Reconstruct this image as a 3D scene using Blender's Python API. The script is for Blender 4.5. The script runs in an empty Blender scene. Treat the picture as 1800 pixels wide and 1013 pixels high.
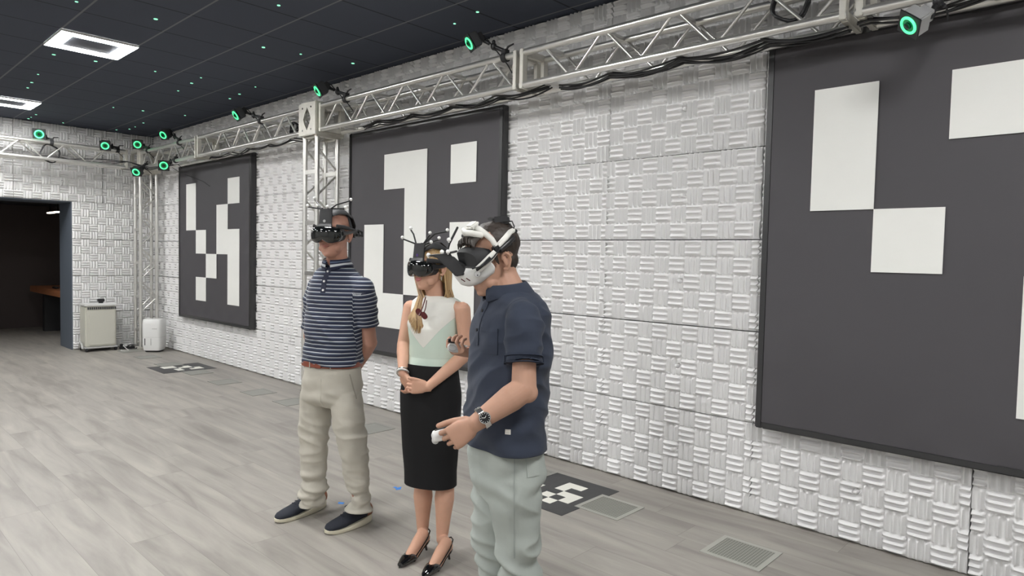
import bpy, bmesh, math, random
import numpy as np
from mathutils import Vector, Matrix, noise
from mathutils.bvhtree import BVHTree
random.seed(7)
SC = bpy.context.scene
COL = SC.collection
# ------------------------------------------------------------------ camera
W_PX, H_PX = 1800, 1013
FPX = 1176.5
YAW, PIT, ROLL = .8175, -.0450, .0215
CAM = Vector((12.180, -4.138, 1.5926))
fw = Vector((-math.cos(YAW)*math.cos(PIT), math.sin(YAW)*math.cos(PIT), math.sin(PIT)))
rt = fw.cross(Vector((0, 0, 1))).normalized()
up = rt.cross(fw)
RT = rt*math.cos(ROLL) + up*math.sin(ROLL)
UP = -rt*math.sin(ROLL) + up*math.cos(ROLL)
cd = bpy.data.cameras.new('camera')
cam = bpy.data.objects.new('camera', cd); COL.objects.link(cam)
cd.sensor_width = 36; cd.lens = FPX/W_PX*36; cd.clip_start = .05; cd.clip_end = 100
M = Matrix((RT, UP, -fw)).transposed().to_4x4(); M.translation = CAM
cam.matrix_world = M
SC.camera = cam
# ------------------------------------------------------------------ world, exposure
wd = bpy.data.worlds.new('world'); SC.world = wd; wd.use_nodes = True
wd.node_tree.nodes['Background'].inputs[0].default_value = (.80, .88, 1, 1)
wd.node_tree.nodes['Background'].inputs[1].default_value = .25
SC.view_settings.view_transform = 'Standard'
SC.view_settings.look = 'None'
SC.view_settings.gamma = 1
SC.view_settings.use_curve_mapping = False
SC.view_settings.exposure = 0.0
LAMP = 106.0          # strength of the ceiling frame lights (built further down)

# the survey of the place: a point at depth d, on the floor, or on a wall plane
def ray(x, y): return fw + RT*((x-900)/FPX) + UP*((506.5-y)/FPX)
def at(x, y, d): return CAM + ray(x, y)*d
def onz(x, y, z=0):
    r = ray(x, y); return CAM + r*((z-CAM.z)/r.z)
Z = Vector((0, 0, 1))
H = 3.48
# ------------------------------------------------------------------ materials
def mat(name, col, rough=.5, metal=0, spec=.5, bump=0, bscale=60, var=0, vscale=8, coat=0, emis=0, sss=0, sheen=0, dist=.002, stretch=None, alpha=1):
    m = bpy.data.materials.new(name); m.use_nodes = True
    nt = m.node_tree; b = nt.nodes['Principled BSDF']
    c = (*col, 1)
    b.inputs['Base Color'].default_value = c
    b.inputs['Roughness'].default_value = rough
    b.inputs['Metallic'].default_value = metal
    b.inputs['Specular IOR Level'].default_value = spec
    b.inputs['Coat Weight'].default_value = coat
    b.inputs['Sheen Weight'].default_value = sheen
    if sss:
        b.inputs['Subsurface Weight'].default_value = sss
        b.inputs['Subsurface Radius'].default_value = (.01, .004, .002)
        b.inputs['Subsurface Scale'].default_value = 1
    if emis:
        b.inputs['Emission Color'].default_value = c
        b.inputs['Emission Strength'].default_value = emis
    if bump or var:
        tc = nt.nodes.new('ShaderNodeTexCoord'); mp = nt.nodes.new('ShaderNodeMapping')
        nt.links.new(tc.outputs['Object'], mp.inputs[0])
        if stretch: mp.inputs['Scale'].default_value = stretch
    if bump:
        n = nt.nodes.new('ShaderNodeTexNoise'); n.inputs['Scale'].default_value = bscale; n.inputs['Detail'].default_value = 4
        nt.links.new(mp.outputs[0], n.inputs['Vector'])
        bp = nt.nodes.new('ShaderNodeBump'); bp.inputs['Strength'].default_value = bump; bp.inputs['Distance'].default_value = dist
        nt.links.new(n.outputs[0], bp.inputs['Height']); nt.links.new(bp.outputs[0], b.inputs['Normal'])
    if var:
        n2 = nt.nodes.new('ShaderNodeTexNoise'); n2.inputs['Scale'].default_value = vscale; n2.inputs['Detail'].default_value = 3
        nt.links.new(mp.outputs[0], n2.inputs['Vector'])
        mx = nt.nodes.new('ShaderNodeMix'); mx.data_type = 'RGBA'
        mx.inputs[6].default_value = (*[k*(1-var) for k in col], 1); mx.inputs[7].default_value = (*[min(1, k*(1+var)) for k in col], 1)
        nt.links.new(n2.outputs[0], mx.inputs[0]); nt.links.new(mx.outputs[2], b.inputs['Base Color'])
    return m
def N(nt, t, **kw):
    n = nt.nodes.new(t)
    for k, v in kw.items(): setattr(n, k, v)
    return n
def mth(nt, op, a, b=None, c=None):
    n = nt.nodes.new('ShaderNodeMath'); n.operation = op
    for i, v in enumerate((a, b, c)):
        if v is None: continue
        if isinstance(v, (int, float)): n.inputs[i].default_value = v
        else: nt.links.new(v, n.inputs[i])
    return n.outputs[0]
def mixc(nt, f, a, b):
    n = nt.nodes.new('ShaderNodeMix'); n.data_type = 'RGBA'
    for i, v in ((0, f), (6, a), (7, b)):
        if isinstance(v, (tuple, list)): n.inputs[i].default_value = (*v, 1)
        elif isinstance(v, (int, float)): n.inputs[i].default_value = v
        else: nt.links.new(v, n.inputs[i])
    return n.outputs[2]

M_foam = mat('foam_white', (.80, .795, .795), .9, spec=.15, bump=.1, bscale=220, var=.02, vscale=3)
M_wall = mat('wall_paint', (.45, .45, .44), .9)
M_wallshade = mat('wall_gap_shade', (.17, .17, .17), .9)  # darkened behind the foam: shade of the panel gaps put into the colour
M_jamb = mat('jamb_grey_blue', (.10, .12, .15), .7, bump=.1, bscale=40)
M_fabric = mat('banner_black', (.072, .068, .075), .62, spec=.35, bump=.06, bscale=3, dist=.02, var=.06, vscale=2)
M_white = mat('banner_white', (.80, .80, .77), .7, spec=.3, var=.015)
M_frame = mat('frame_black_satin', (.035, .035, .037), .32, spec=.5, bump=.1, bscale=30)
M_alu = mat('aluminium', (.74, .73, .70), .30, metal=.85, bump=.12, bscale=90, var=.12, vscale=14)
M_aluplate = mat('aluminium_plate', (.72, .70, .64), .45, metal=.5, bump=.12, bscale=60, var=.15, vscale=20)
M_blk = mat('black_plastic', (.016, .016, .018), .38, spec=.5)
M_blkm = mat('black_matte', (.022, .022, .024), .6)
M_dgrey = mat('dark_grey_plastic', (.045, .046, .05), .5)
M_silver = mat('silver_housing', (.42, .42, .42), .45, metal=.4)
M_gloss = mat('black_glass', (.004, .005, .005), .06, spec=.6, coat=.6)
M_cable = mat('cable_rubber', (.014, .014, .016), .45)
M_ring = mat('green_ring_led', (.10, 1, .38), .4, emis=1.25)
M_ringin = mat('green_lens_face', (.0, .10, .03), .2, emis=1.2)
M_lens = mat('lens_dark', (.0, .03, .012), .08)
M_dot = mat('pinhole_led', (.36, 1, .66), .4, emis=1.0)
M_lamp = mat('lamp_diffuser', (1, 1, .985), .5, emis=LAMP)
M_lamp2 = mat('lamp_warm', (1, .85, .66), .5, emis=9)
M_cream = mat('purifier_cream', (.60, .59, .52), .5)
M_wplast = mat('white_plastic', (.74, .74, .73), .38)
M_wplast2 = mat('white_plastic_seam', (.5, .5, .49), .5)
M_counter = mat('counter_wood', (.34, .13, .055), .45, var=.2, vscale=6, stretch=(1, 6, 6))
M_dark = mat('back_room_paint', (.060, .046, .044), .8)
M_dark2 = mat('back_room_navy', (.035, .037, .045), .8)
M_tape = mat('blue_tape', (.05, .22, .62), .6)
M_marker = mat('floor_vinyl_black', (.05, .05, .052), .5, var=.2, vscale=18)
M_markerw = mat('floor_vinyl_white', (.80, .79, .72), .5)
M_ventf = mat('plate_rim', (.40, .40, .36), .4, var=.08)
M_ventg = mat('plate_rim_dull', (.27, .27, .245), .5, var=.08)
M_skinA = mat('skin_a', (.44, .235, .175), .60, spec=.3, sss=.08, var=.07, vscale=22, bump=.12, bscale=160, dist=.001)
M_skinB = mat('skin_b', (.57, .33, .235), .58, spec=.3, sss=.08, var=.06, vscale=22, bump=.08, bscale=160, dist=.001)
M_skinC = mat('skin_c', (.45, .26, .185), .58, spec=.3, sss=.08, var=.08, vscale=22, bump=.12, bscale=160, dist=.001)
M_lip = mat('lip', (.48, .19, .17), .45)
M_lipf = mat('lip_rose', (.58, .20, .20), .4)
M_hairA = mat('hair_brown', (.075, .04, .025), .6, var=.3, vscale=60)
M_hairC = mat('hair_dark', (.028, .019, .014), .55, var=.35, vscale=70, stretch=(1, 1, .3))
M_chino = mat('chino', (.47, .445, .385), .85, spec=.2, bump=.25, bscale=25, sheen=.1, dist=.006, var=.03, vscale=5)
M_jean = mat('pale_denim', (.36, .39, .365), .85, spec=.2, bump=.25, bscale=30, dist=.005, var=.05, vscale=9)
M_jeanst = mat('denim_stitch', (.30, .33, .31), .85)
M_chinost = mat('chino_seam', (.33, .31, .265), .85)
M_polo = mat('navy_jersey', (.034, .042, .064), .82, spec=.2, bump=.2, bscale=28, sheen=.08, dist=.005, var=.10, vscale=5)
M_polod = mat('navy_rib', (.028, .035, .055), .8, spec=.2)
M_skirt = mat('black_crepe', (.0085, .0085, .0095), .8, spec=.25, bump=.1, bscale=14, dist=.004)
M_belt = mat('brown_leather', (.22, .055, .030), .4, bump=.1)
M_tan = mat('tan_leather', (.30, .105, .045), .5, bump=.1)
M_shoe = mat('navy_knit', (.013, .016, .026), .8, bump=.3, bscale=300)
M_sole = mat('cream_sole', (.66, .62, .49), .55)
M_patent = mat('patent_black', (.004, .004, .005), .05, spec=.6, coat=1)
M_steel = mat('steel', (.62, .61, .59), .22, metal=1)
M_dial = mat('watch_dial', (.012, .012, .014), .2)
M_ball = mat('marker_ball', (.86, .86, .84), .5)
M_foamblk = mat('face_cushion', (.03, .03, .032), .75)
M_strapw = mat('white_strap', (.72, .71, .67), .5)
M_red = mat('tortoise_red', (.09, .012, .014), .25)
M_purple = mat('purple_mark', (.07, .03, .17), .5)
M_logo = mat('grey_mark', (.45, .45, .45), .5)

def floor_material():
    m = bpy.data.materials.new('vinyl_planks'); m.use_nodes = True; nt = m.node_tree; b = nt.nodes['Principled BSDF']
    g = N(nt, 'ShaderNodeNewGeometry'); sp = N(nt, 'ShaderNodeSeparateXYZ'); nt.links.new(g.outputs['Position'], sp.inputs[0])
    x, y = sp.outputs[0], sp.outputs[1]
    PW, PL = .226, 1.52
    ry = mth(nt, 'DIVIDE', mth(nt, 'ADD', y, 3.39+PW*40), PW); row = mth(nt, 'FLOOR', ry); fy = mth(nt, 'FRACT', ry)
    wn = N(nt, 'ShaderNodeTexWhiteNoise', noise_dimensions='1D'); nt.links.new(row, wn.inputs['W'])
    rx = mth(nt, 'ADD', mth(nt, 'DIVIDE', x, PL), mth(nt, 'ADD', wn.outputs[0], 20)); colx = mth(nt, 'FLOOR', rx); fx = mth(nt, 'FRACT', rx)
    cv = N(nt, 'ShaderNodeCombineXYZ'); nt.links.new(row, cv.inputs[0]); nt.links.new(colx, cv.inputs[1])
    wn2 = N(nt, 'ShaderNodeTexWhiteNoise', noise_dimensions='2D'); nt.links.new(cv.outputs[0], wn2.inputs['Vector'])
    # grain, stretched along the planks and shifted for every plank
    cx = N(nt, 'ShaderNodeCombineXYZ')
    nt.links.new(mth(nt, 'MULTIPLY', x, 1.1), cx.inputs[0]); nt.links.new(mth(nt, 'MULTIPLY', y, 8), cx.inputs[1]); nt.links.new(mth(nt, 'MULTIPLY', wn2.outputs[0], 30), cx.inputs[2])
    n1 = N(nt, 'ShaderNodeTexNoise'); n1.inputs['Scale'].default_value = 1.0; n1.inputs['Detail'].default_value = 5; n1.inputs['Roughness'].default_value = .55; n1.inputs['Distortion'].default_value = .6
    nt.links.new(cx.outputs[0], n1.inputs['Vector'])
    cx2 = N(nt, 'ShaderNodeCombineXYZ')
    nt.links.new(mth(nt, 'MULTIPLY', x, 5), cx2.inputs[0]); nt.links.new(mth(nt, 'MULTIPLY', y, 90), cx2.inputs[1]); nt.links.new(mth(nt, 'MULTIPLY', wn2.outputs[0], 30), cx2.inputs[2])
    n2 = N(nt, 'ShaderNodeTexNoise'); n2.inputs['Scale'].default_value = 1.0; n2.inputs['Detail'].default_value = 4
    nt.links.new(cx2.outputs[0], n2.inputs['Vector'])
    r = N(nt, 'ShaderNodeValToRGB'); nt.links.new(n1.outputs[0], r.inputs[0])
    e = r.color_ramp.elements
    e[0].position = .30; e[0].color = (.235, .215, .195, 1); e[1].position = .72; e[1].color = (.43, .405, .36, 1)
    e2 = e.new(.5); e2.color = (.335, .313, .283, 1)
    c1 = mixc(nt, mth(nt, 'MULTIPLY', n2.outputs[0], .16), r.outputs[0], (.20, .185, .17))
    tint = mixc(nt, mth(nt, 'MULTIPLY', wn2.outputs[0], .14), c1, (.28, .265, .245))
    # joints
    def edge(f, w): return mth(nt, 'LESS_THAN', mth(nt, 'MINIMUM', f, mth(nt, 'SUBTRACT', 1, f)), w)
    j = mth(nt, 'MAXIMUM', edge(fy, .0045), edge(fx, .0008))
    c2 = mixc(nt, mth(nt, 'MULTIPLY', j, .55), tint, (.12, .11, .10))
    nt.links.new(c2, b.inputs['Base Color'])
    nt.links.new(mth(nt, 'ADD', mth(nt, 'MULTIPLY', n1.outputs[0], .18), .36), b.inputs['Roughness'])
    b.inputs['Specular IOR Level'].default_value = .38
    bp = N(nt, 'ShaderNodeBump'); bp.inputs['Strength'].default_value = .12; bp.inputs['Distance'].default_value = .002
    nt.links.new(mth(nt, 'SUBTRACT', n2.outputs[0], mth(nt, 'MULTIPLY', j, 1.2)), bp.inputs['Height']); nt.links.new(bp.outputs[0], b.inputs['Normal'])
    return m
def ceiling_material():
    m = bpy.data.materials.new('ceiling_tiles_charcoal'); m.use_nodes = True; nt = m.node_tree; b = nt.nodes['Principled BSDF']
    g = N(nt, 'ShaderNodeNewGeometry'); sp = N(nt, 'ShaderNodeSeparateXYZ'); nt.links.new(g.outputs['Position'], sp.inputs[0])
    T = .606
    fx = mth(nt, 'FRACT', mth(nt, 'DIVIDE', mth(nt, 'ADD', sp.outputs[0], -5.33+T*40), T))
    fy = mth(nt, 'FRACT', mth(nt, 'DIVIDE', mth(nt, 'ADD', sp.outputs[1], 1.95+T*40), T))
    def edge(f, w): return mth(nt, 'LESS_THAN', mth(nt, 'MINIMUM', f, mth(nt, 'SUBTRACT', 1, f)), w)
    ex, ey = edge(fx, .013), edge(fy, .013)
    n = N(nt, 'ShaderNodeTexNoise'); n.inputs['Scale'].default_value = 140; n.inputs['Detail'].default_value = 2
    nt.links.new(g.outputs['Position'], n.inputs['Vector'])
    base = mixc(nt, n.outputs[0], (.060, .068, .092), (.074, .083, .108))
    c = mixc(nt, ex, base, (.028, .030, .038))
    c = mixc(nt, ey, c, (.17, .175, .19))  # grid bars along the long wall painted paler, their highlight in the colour
    nt.links.new(c, b.inputs['Base Color']); b.inputs['Roughness'].default_value = .85; b.inputs['Specular IOR Level'].default_value = .2
    bp = N(nt, 'ShaderNodeBump'); bp.inputs['Strength'].default_value = .3; bp.inputs['Distance'].default_value = .01
    nt.links.new(mth(nt, 'ADD', mth(nt, 'MULTIPLY', ex, -1), mth(nt, 'MULTIPLY', n.outputs[0], .1)), bp.inputs['Height']); nt.links.new(bp.outputs[0], b.inputs['Normal'])
    return m
def plate_material():
    m = bpy.data.materials.new('perforated_plate'); m.use_nodes = True; nt = m.node_tree; b = nt.nodes['Principled BSDF']
    g = N(nt, 'ShaderNodeNewGeometry'); sp = N(nt, 'ShaderNodeSeparateXYZ'); nt.links.new(g.outputs['Position'], sp.inputs[0])
    fx = mth(nt, 'FRACT', mth(nt, 'MULTIPLY', sp.outputs[0], 62)); fy = mth(nt, 'FRACT', mth(nt, 'MULTIPLY', sp.outputs[1], 62))
    k = mth(nt, 'MULTIPLY', mth(nt, 'GREATER_THAN', fx, .35), mth(nt, 'GREATER_THAN', fy, .35))
    c = mixc(nt, k, (.34, .34, .30), (.13, .135, .115))
    nt.links.new(c, b.inputs['Base Color']); b.inputs['Roughness'].default_value = .4; b.inputs['Metallic'].default_value = .2
    return m
def stripe_material():
    m = bpy.data.materials.new('striped_jersey'); m.use_nodes = True; nt = m.node_tree; b = nt.nodes['Principled BSDF']
    a = N(nt, 'ShaderNodeAttribute'); a.attribute_name = 'stripe'
    f = mth(nt, 'FRACT', mth(nt, 'DIVIDE', mth(nt, 'ADD', a.outputs['Fac'], 10), .0228))
    r = N(nt, 'ShaderNodeValToRGB'); r.color_ramp.interpolation = 'CONSTANT'; nt.links.new(f, r.inputs[0])
    e = r.color_ramp.elements; nv = (.014, .018, .042, 1); wh = (.50, .53, .55, 1); st = (.085, .12, .19, 1)
    e[0].position = 0; e[0].color = nv; e[1].position = .60; e[1].color = st
    k = e.new(.70); k.color = nv; k = e.new(.82); k.color = wh
    nt.links.new(r.outputs[0], b.inputs['Base Color']); b.inputs['Roughness'].default_value = .75; b.inputs['Specular IOR Level'].default_value = .3
    b.inputs['Sheen Weight'].default_value = .15
    return m
def bodice_material():
    m = bpy.data.materials.new('bodice_two_tone'); m.use_nodes = True; nt = m.node_tree; b = nt.nodes['Principled BSDF']
    a = N(nt, 'ShaderNodeAttribute'); a.attribute_name = 'vee'; s = N(nt, 'ShaderNodeAttribute'); s.attribute_name = 'seam'
    c = mixc(nt, mth(nt, 'GREATER_THAN', a.outputs['Fac'], 0), (.56, .66, .58), (.74, .73, .68))
    c = mixc(nt, mth(nt, 'MULTIPLY', mth(nt, 'LESS_THAN', mth(nt, 'ABSOLUTE', s.outputs['Fac']), .0016), .5), c, (.42, .50, .44))
    nt.links.new(c, b.inputs['Base Color']); b.inputs['Roughness'].default_value = .75; b.inputs['Specular IOR Level'].default_value = .2
    return m
def blond_material():
    m = bpy.data.materials.new('hair_blond'); m.use_nodes = True; nt = m.node_tree; b = nt.nodes['Principled BSDF']
    a = N(nt, 'ShaderNodeAttribute'); a.attribute_name = 'lock'
    r = N(nt, 'ShaderNodeValToRGB'); nt.links.new(a.outputs['Fac'], r.inputs[0])
    e = r.color_ramp.elements; e[0].position = 0; e[0].color = (.20, .105, .045, 1); e[1].position = 1; e[1].color = (.62, .43, .22, 1); k = e.new(.45); k.color = (.40, .255, .115, 1)
    nt.links.new(r.outputs[0], b.inputs['Base Color']); b.inputs['Roughness'].default_value = .42
    return m
M_floor, M_ceil, M_plate, M_stripe, M_bodice, M_blond = floor_material(), ceiling_material(), plate_material(), stripe_material(), bodice_material(), blond_material()

# ------------------------------------------------------------------ mesh helpers
def frame_of(d, ref=None):
    d = Vector(d).normalized()
    r = Vector(ref) if ref is not None else (Z if abs(d.z) < .95 else Vector((1, 0, 0)))
    x = r.cross(d)
    if x.length < 1e-5: x = Vector((0, 1, 0)).cross(d)
    x.normalize(); return x, d.cross(x).normalized(), d
class MB:
    def __init__(s): s.v = []; s.f = []; s.m = []
    def add(s, vs, fs, mi=0):
        o = len(s.v); s.v += [tuple(v) for v in vs]; s.f += [tuple(i+o for i in f) for f in fs]; s.m += [mi]*len(fs)
    def box(s, c, size, rot=None, mi=0):
        hx, hy, hz = [k/2 for k in size]; c = Vector(c)
        P = [Vector((x, y, z)) for x in (-hx, hx) for y in (-hy, hy) for z in (-hz, hz)]
        if rot is not None: P = [rot @ p for p in P]
        s.add([c+p for p in P], [(0, 1, 3, 2), (4, 6, 7, 5), (0, 4, 5, 1), (2, 3, 7, 6), (0, 2, 6, 4), (1, 5, 7, 3)], mi)
    def lo(s, a, b, mi=0):
        s.box([(p+q)/2 for p, q in zip(a, b)], [abs(q-p) for p, q in zip(a, b)], None, mi)
    def rings(s, R, caps=True, mi=0, closed=False):
        n = len(R[0]); vs = [p for r in R for p in r]; fs = []
        m = len(R)
        for i in range(m if closed else m-1):
            for j in range(n):
                a = i*n+j; b = i*n+(j+1) % n; i2 = (i+1) % m
                fs.append((a, b, i2*n+(j+1) % n, i2*n+j))
        if caps and not closed:
            fs.append(tuple(range(n-1, -1, -1))); fs.append(tuple((m-1)*n+j for j in range(n)))
        s.add(vs, fs, mi)
    def tube(s, pts, rad, seg=12, round_=False, mi=0, flat=1, ref=None, closed=False, xa=None):
        pts = [Vector(p) for p in pts]; n = len(pts)
        rad = [rad]*n if isinstance(rad, (int, float)) else list(rad)
        T = []
        for i in range(n):
            if closed: d = pts[(i+1) % n]-pts[i-1]
            elif i == 0: d = pts[1]-pts[0]
            elif i == n-1: d = pts[-1]-pts[-2]
            else: d = (pts[i+1]-pts[i]).normalized()+(pts[i]-pts[i-1]).normalized()
            T.append(d.normalized())
        x, y, _ = frame_of(T[0], ref); R = []
        def ring(c, x, y, r):
            return [c+x*(r*math.cos(2*math.pi*k/seg))+y*(r*flat*math.sin(2*math.pi*k/seg)) for k in range(seg)]
        for i in range(n):
            if ref is not None: x, y, _ = frame_of(T[i], ref)
            elif xa is not None: x = (xa-T[i]*xa.dot(T[i])).normalized(); y = T[i].cross(x)
            else:
                x = (x-T[i]*x.dot(T[i])).normalized(); y = T[i].cross(x)
            if round_ and i == 0 and not closed:
                for a in (.15, .5, .8): R.append(ring(pts[0]-T[0]*(rad[0]*math.cos(a*math.pi/2)), x, y, rad[0]*math.sin(a*math.pi/2)))
            R.append(ring(pts[i], x, y, rad[i]))
            if round_ and i == n-1 and not closed:
                for a in (.8, .5, .15): R.append(ring(pts[-1]+T[-1]*(rad[-1]*math.cos(a*math.pi/2)), x, y, rad[-1]*math.sin(a*math.pi/2)))
        s.rings(R, mi=mi, closed=closed)
    def ell(s, c, r, rot=None, nu=20, nv=12, mi=0):
        c = Vector(c); vs = []; fs = []
        for i in range(1, nv):
            t = math.pi*i/nv
            for j in range(nu):
                p = Vector((r[0]*math.sin(t)*math.cos(2*math.pi*j/nu), r[1]*math.sin(t)*math.sin(2*math.pi*j/nu), r[2]*math.cos(t)))
                vs.append(c+(rot @ p if rot is not None else p))
        top = Vector((0, 0, r[2])); 
        if rot is not None: top = rot @ top
        vs += [c+top, c-top]; a, b = len(vs)-2, len(vs)-1
        for i in range(nv-2):
            for j in range(nu): fs.append((i*nu+j, (i+1)*nu+j, (i+1)*nu+(j+1) % nu, i*nu+(j+1) % nu))
        for j in range(nu):
            fs.append((a, j, (j+1) % nu)); fs.append((b, (nv-2)*nu+(j+1) % nu, (nv-2)*nu+j))
        s.add(vs, fs, mi)
    def loft(s, secs, seg=32, mi=0):
        """secs: (centre, axis_x, axis_y, a, b, power)"""
        R = []
        for c, ax, ay, a, b, p in secs:
            c = Vector(c); r = []
            for k in range(seg):
                t = 2*math.pi*k/seg; co, si = math.cos(t), math.sin(t)
                r.append(c+ax*(a*math.copysign(abs(co)**(2/p), co))+ay*(b*math.copysign(abs(si)**(2/p), si)))
            R.append(r)
        s.rings(R, mi=mi)
    def cyl(s, a, b, r, seg=20, r2=None, mi=0): s.tube([a, b], [r, r if r2 is None else r2], seg, mi=mi)
    def build(s, name, mats, parent=None, smooth=None, bevel=0, link=True):
        me = bpy.data.meshes.new(name); me.from_pydata(s.v, [], s.f)
        if not isinstance(mats, (list, tuple)): mats = [mats]
        for m in mats: me.materials.append(m)
        if len(mats) > 1: me.polygons.foreach_set('material_index', s.m)
        bm = bmesh.new(); bm.from_mesh(me); bmesh.ops.recalc_face_normals(bm, faces=bm.faces)
        if bevel:
            bmesh.ops.remove_doubles(bm, verts=bm.verts, dist=1e-6)
            es = [e for e in bm.edges if len(e.link_faces) == 2 and e.calc_face_angle(0) > .6]
            bmesh.ops.bevel(bm, geom=es, offset=bevel, segments=2, affect='EDGES', clamp_overlap=True)
        bm.to_mesh(me); bm.free()
        if smooth is None: smooth = True
        if smooth: me.shade_smooth(); me.set_sharp_from_angle(angle=math.radians(38))
        o = bpy.data.objects.new(name, me)
        if link: COL.objects.link(o)
        if parent is not None: o.parent = parent; o.matrix_parent_inverse = parent.matrix_world.inverted()
        return o
def tag(o, label=None, cat=None, group=None, kind=None):
    if label: o['label'] = label
    if cat: o['category'] = cat
    if group: o['group'] = group
    if kind: o['kind'] = kind
    return o
def thing(name, label, cat, loc=(0, 0, 0), group=None):
    o = bpy.data.objects.new(name, None); COL.objects.link(o); o.empty_display_size = .1
    o.location = loc; o.matrix_world = Matrix.Translation(Vector(loc))
    return tag(o, label, cat, group)
def struct(name, mb, m, **k): return tag(mb.build(name, m, smooth=False, **k), kind='structure')
def copy_tree(o, parent=None):
    c = o.copy(); COL.objects.link(c)
    if parent is not None: c.parent = parent
    for ch in list(o.children): copy_tree(ch, c)
    return c
def organic(name, mb, m, parent, voxel=.006, smooth=4, fn=None, cuts=(), thick=0, attrs=None):
    """union of overlapping closed pieces -> one continuous skin, with folds, openings and thickness"""
    me = bpy.data.meshes.new('tmp'); me.from_pydata(mb.v, [], mb.f)
    bm = bmesh.new(); bm.from_mesh(me); bmesh.ops.recalc_face_normals(bm, faces=bm.faces); bm.to_mesh(me); bm.free()
    t = bpy.data.objects.new('tmp', me); COL.objects.link(t)
    r = t.modifiers.new('r', 'REMESH'); r.mode = 'VOXEL'; r.voxel_size = voxel
    q = t.modifiers.new('s', 'SMOOTH'); q.iterations = smooth; q.factor = .5
    dg = bpy.context.evaluated_depsgraph_get(); dg.update()
    nm = bpy.data.meshes.new_from_object(t.evaluated_get(dg)); nm.name = name
    bpy.data.objects.remove(t); bpy.data.meshes.remove(me)
    n = len(nm.vertices); co = np.empty(n*3); nm.vertices.foreach_get('co', co); co = co.reshape(-1, 3)
    if fn is not None:
        no = np.empty(n*3); nm.vertices.foreach_get('normal', no); no = no.reshape(-1, 3)
        d = np.array([fn(Vector(p), Vector(k)) for p, k in zip(co, no)])
        co = co+no*d[:, None]; nm.vertices.foreach_set('co', co.ravel()); nm.update()
    if cuts:
        bm = bmesh.new(); bm.from_mesh(nm)
        for c, d, rr in cuts:
            c, d = Vector(c), Vector(d).normalized()
            fs = [f for f in bm.faces if (f.calc_center_median()-c).length < rr]
            g = set(fs)
            for f in fs: g.update(f.verts); g.update(f.edges)
            res = bmesh.ops.bisect_plane(bm, geom=list(g), plane_co=c, plane_no=d)
            kill = [f for f in bm.faces if (f.calc_center_median()-c).dot(d) > 0 and (f.calc_center_median()-c).length < rr]
            bmesh.ops.delete(bm, geom=kill, context='FACES')
        bm.to_mesh(nm); bm.free()
        n = len(nm.vertices); co = np.empty(n*3); nm.vertices.foreach_get('co', co); co = co.reshape(-1, 3)
    if attrs:
        for k, f in attrs.items():
            a = nm.attributes.new(k, 'FLOAT', 'POINT'); a.data.foreach_set('value', np.array(f(co), dtype=np.float32))
    nm.materials.clear(); nm.materials.append(m); nm.shade_smooth()
    o = bpy.data.objects.new(name, nm); COL.objects.link(o)
    if parent is not None: o.parent = parent; o.matrix_parent_inverse = parent.matrix_world.inverted()
    if thick:
        s = o.modifiers.new('t', 'SOLIDIFY'); s.thickness = thick; s.offset = -1
    return o
def bvh_of(o):
    me = o.data; return BVHTree.FromPolygons([v.co.copy() for v in me.vertices], [p.vertices[:] for p in me.polygons])
def patch(name, bvh, org, ax, ay, w, h, d, m, parent, nu=10, nv=10, off=.002, th=.0015, shape=None):
    """a thin piece laid on a surface: grid around org spanned by ax, ay, dropped along d"""
    V = []; T = []
    for j in range(nv+1):
        for i in range(nu+1):
            u, v = i/nu-.5, j/nv-.5
            if shape: u, v = shape(u, v)
            p = org+ax*(u*w)+ay*(v*h)
            hit = bvh.ray_cast(p-d*.4, d, .9)
            if hit[0] is None: q, nn = p, -d
            else: q, nn = hit[0], hit[1]
            if nn.dot(d) > 0: nn = -nn
            V.append(q+nn*off); T.append(q+nn*(off+th))
    mb = MB(); n = nu+1; k = len(V)
    fs = []
    for j in range(nv):
        for i in range(nu):
            a = j*n+i; fs += [(a, a+1, a+n+1, a+n), (k+a, k+a+n, k+a+n+1, k+a+1)]
    bd = [i for i in range(n)]+[j*n+nu for j in range(1, nv+1)]+[nv*n+i for i in range(nu-1, -1, -1)]+[j*n for j in range(nv-1, 0, -1)]
    for a, b in zip(bd, bd[1:]+bd[:1]): fs.append((a, b, b+k, a+k))
    mb.add(V+T, fs); return mb.build(name, m, parent)
ORD = ['first', 'second', 'third', 'fourth', 'fifth', 'sixth', 'seventh', 'eighth', 'ninth', 'tenth', 'eleventh', 'twelfth']

# ================================================================== THE ROOM
XE, YE = 14.6, -9.5
mb = MB(); mb.lo((-4.4, YE, -.1), (XE, .25, 0)); struct('floor', mb, M_floor)
mb = MB(); mb.lo((-.02, YE, H), (XE, .25, H+.1)); struct('ceiling', mb, M_ceil)
mb = MB(); mb.lo((-.66, .0, 0), (XE, .2, H)); struct('wall_right', mb, M_wallshade)
YD = -1.215; DH = 2.32
mb = MB(); mb.lo((-.66, YD, 0), (0, 0, H)); mb.lo((-.66, YE, DH), (0, YD, H)); mb.lo((-.66, YE, 0), (0, -4.4, DH)); struct('wall_back', mb, M_wallshade)
mb = MB(); mb.lo((0, YE-.1, 0), (XE, YE, H)); struct('wall_left', mb, M_wall)
mb = MB(); mb.lo((XE, YE, 0), (XE+.1, .2, H)); struct('wall_front', mb, M_wall)
mb = MB(); mb.lo((-.66, YD-.012, 0), (.012, YD, DH-.012)); mb.lo((-.66, -4.38, DH-.012), (.012, YD, DH)); struct('trim_1', mb, M_jamb)
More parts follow.
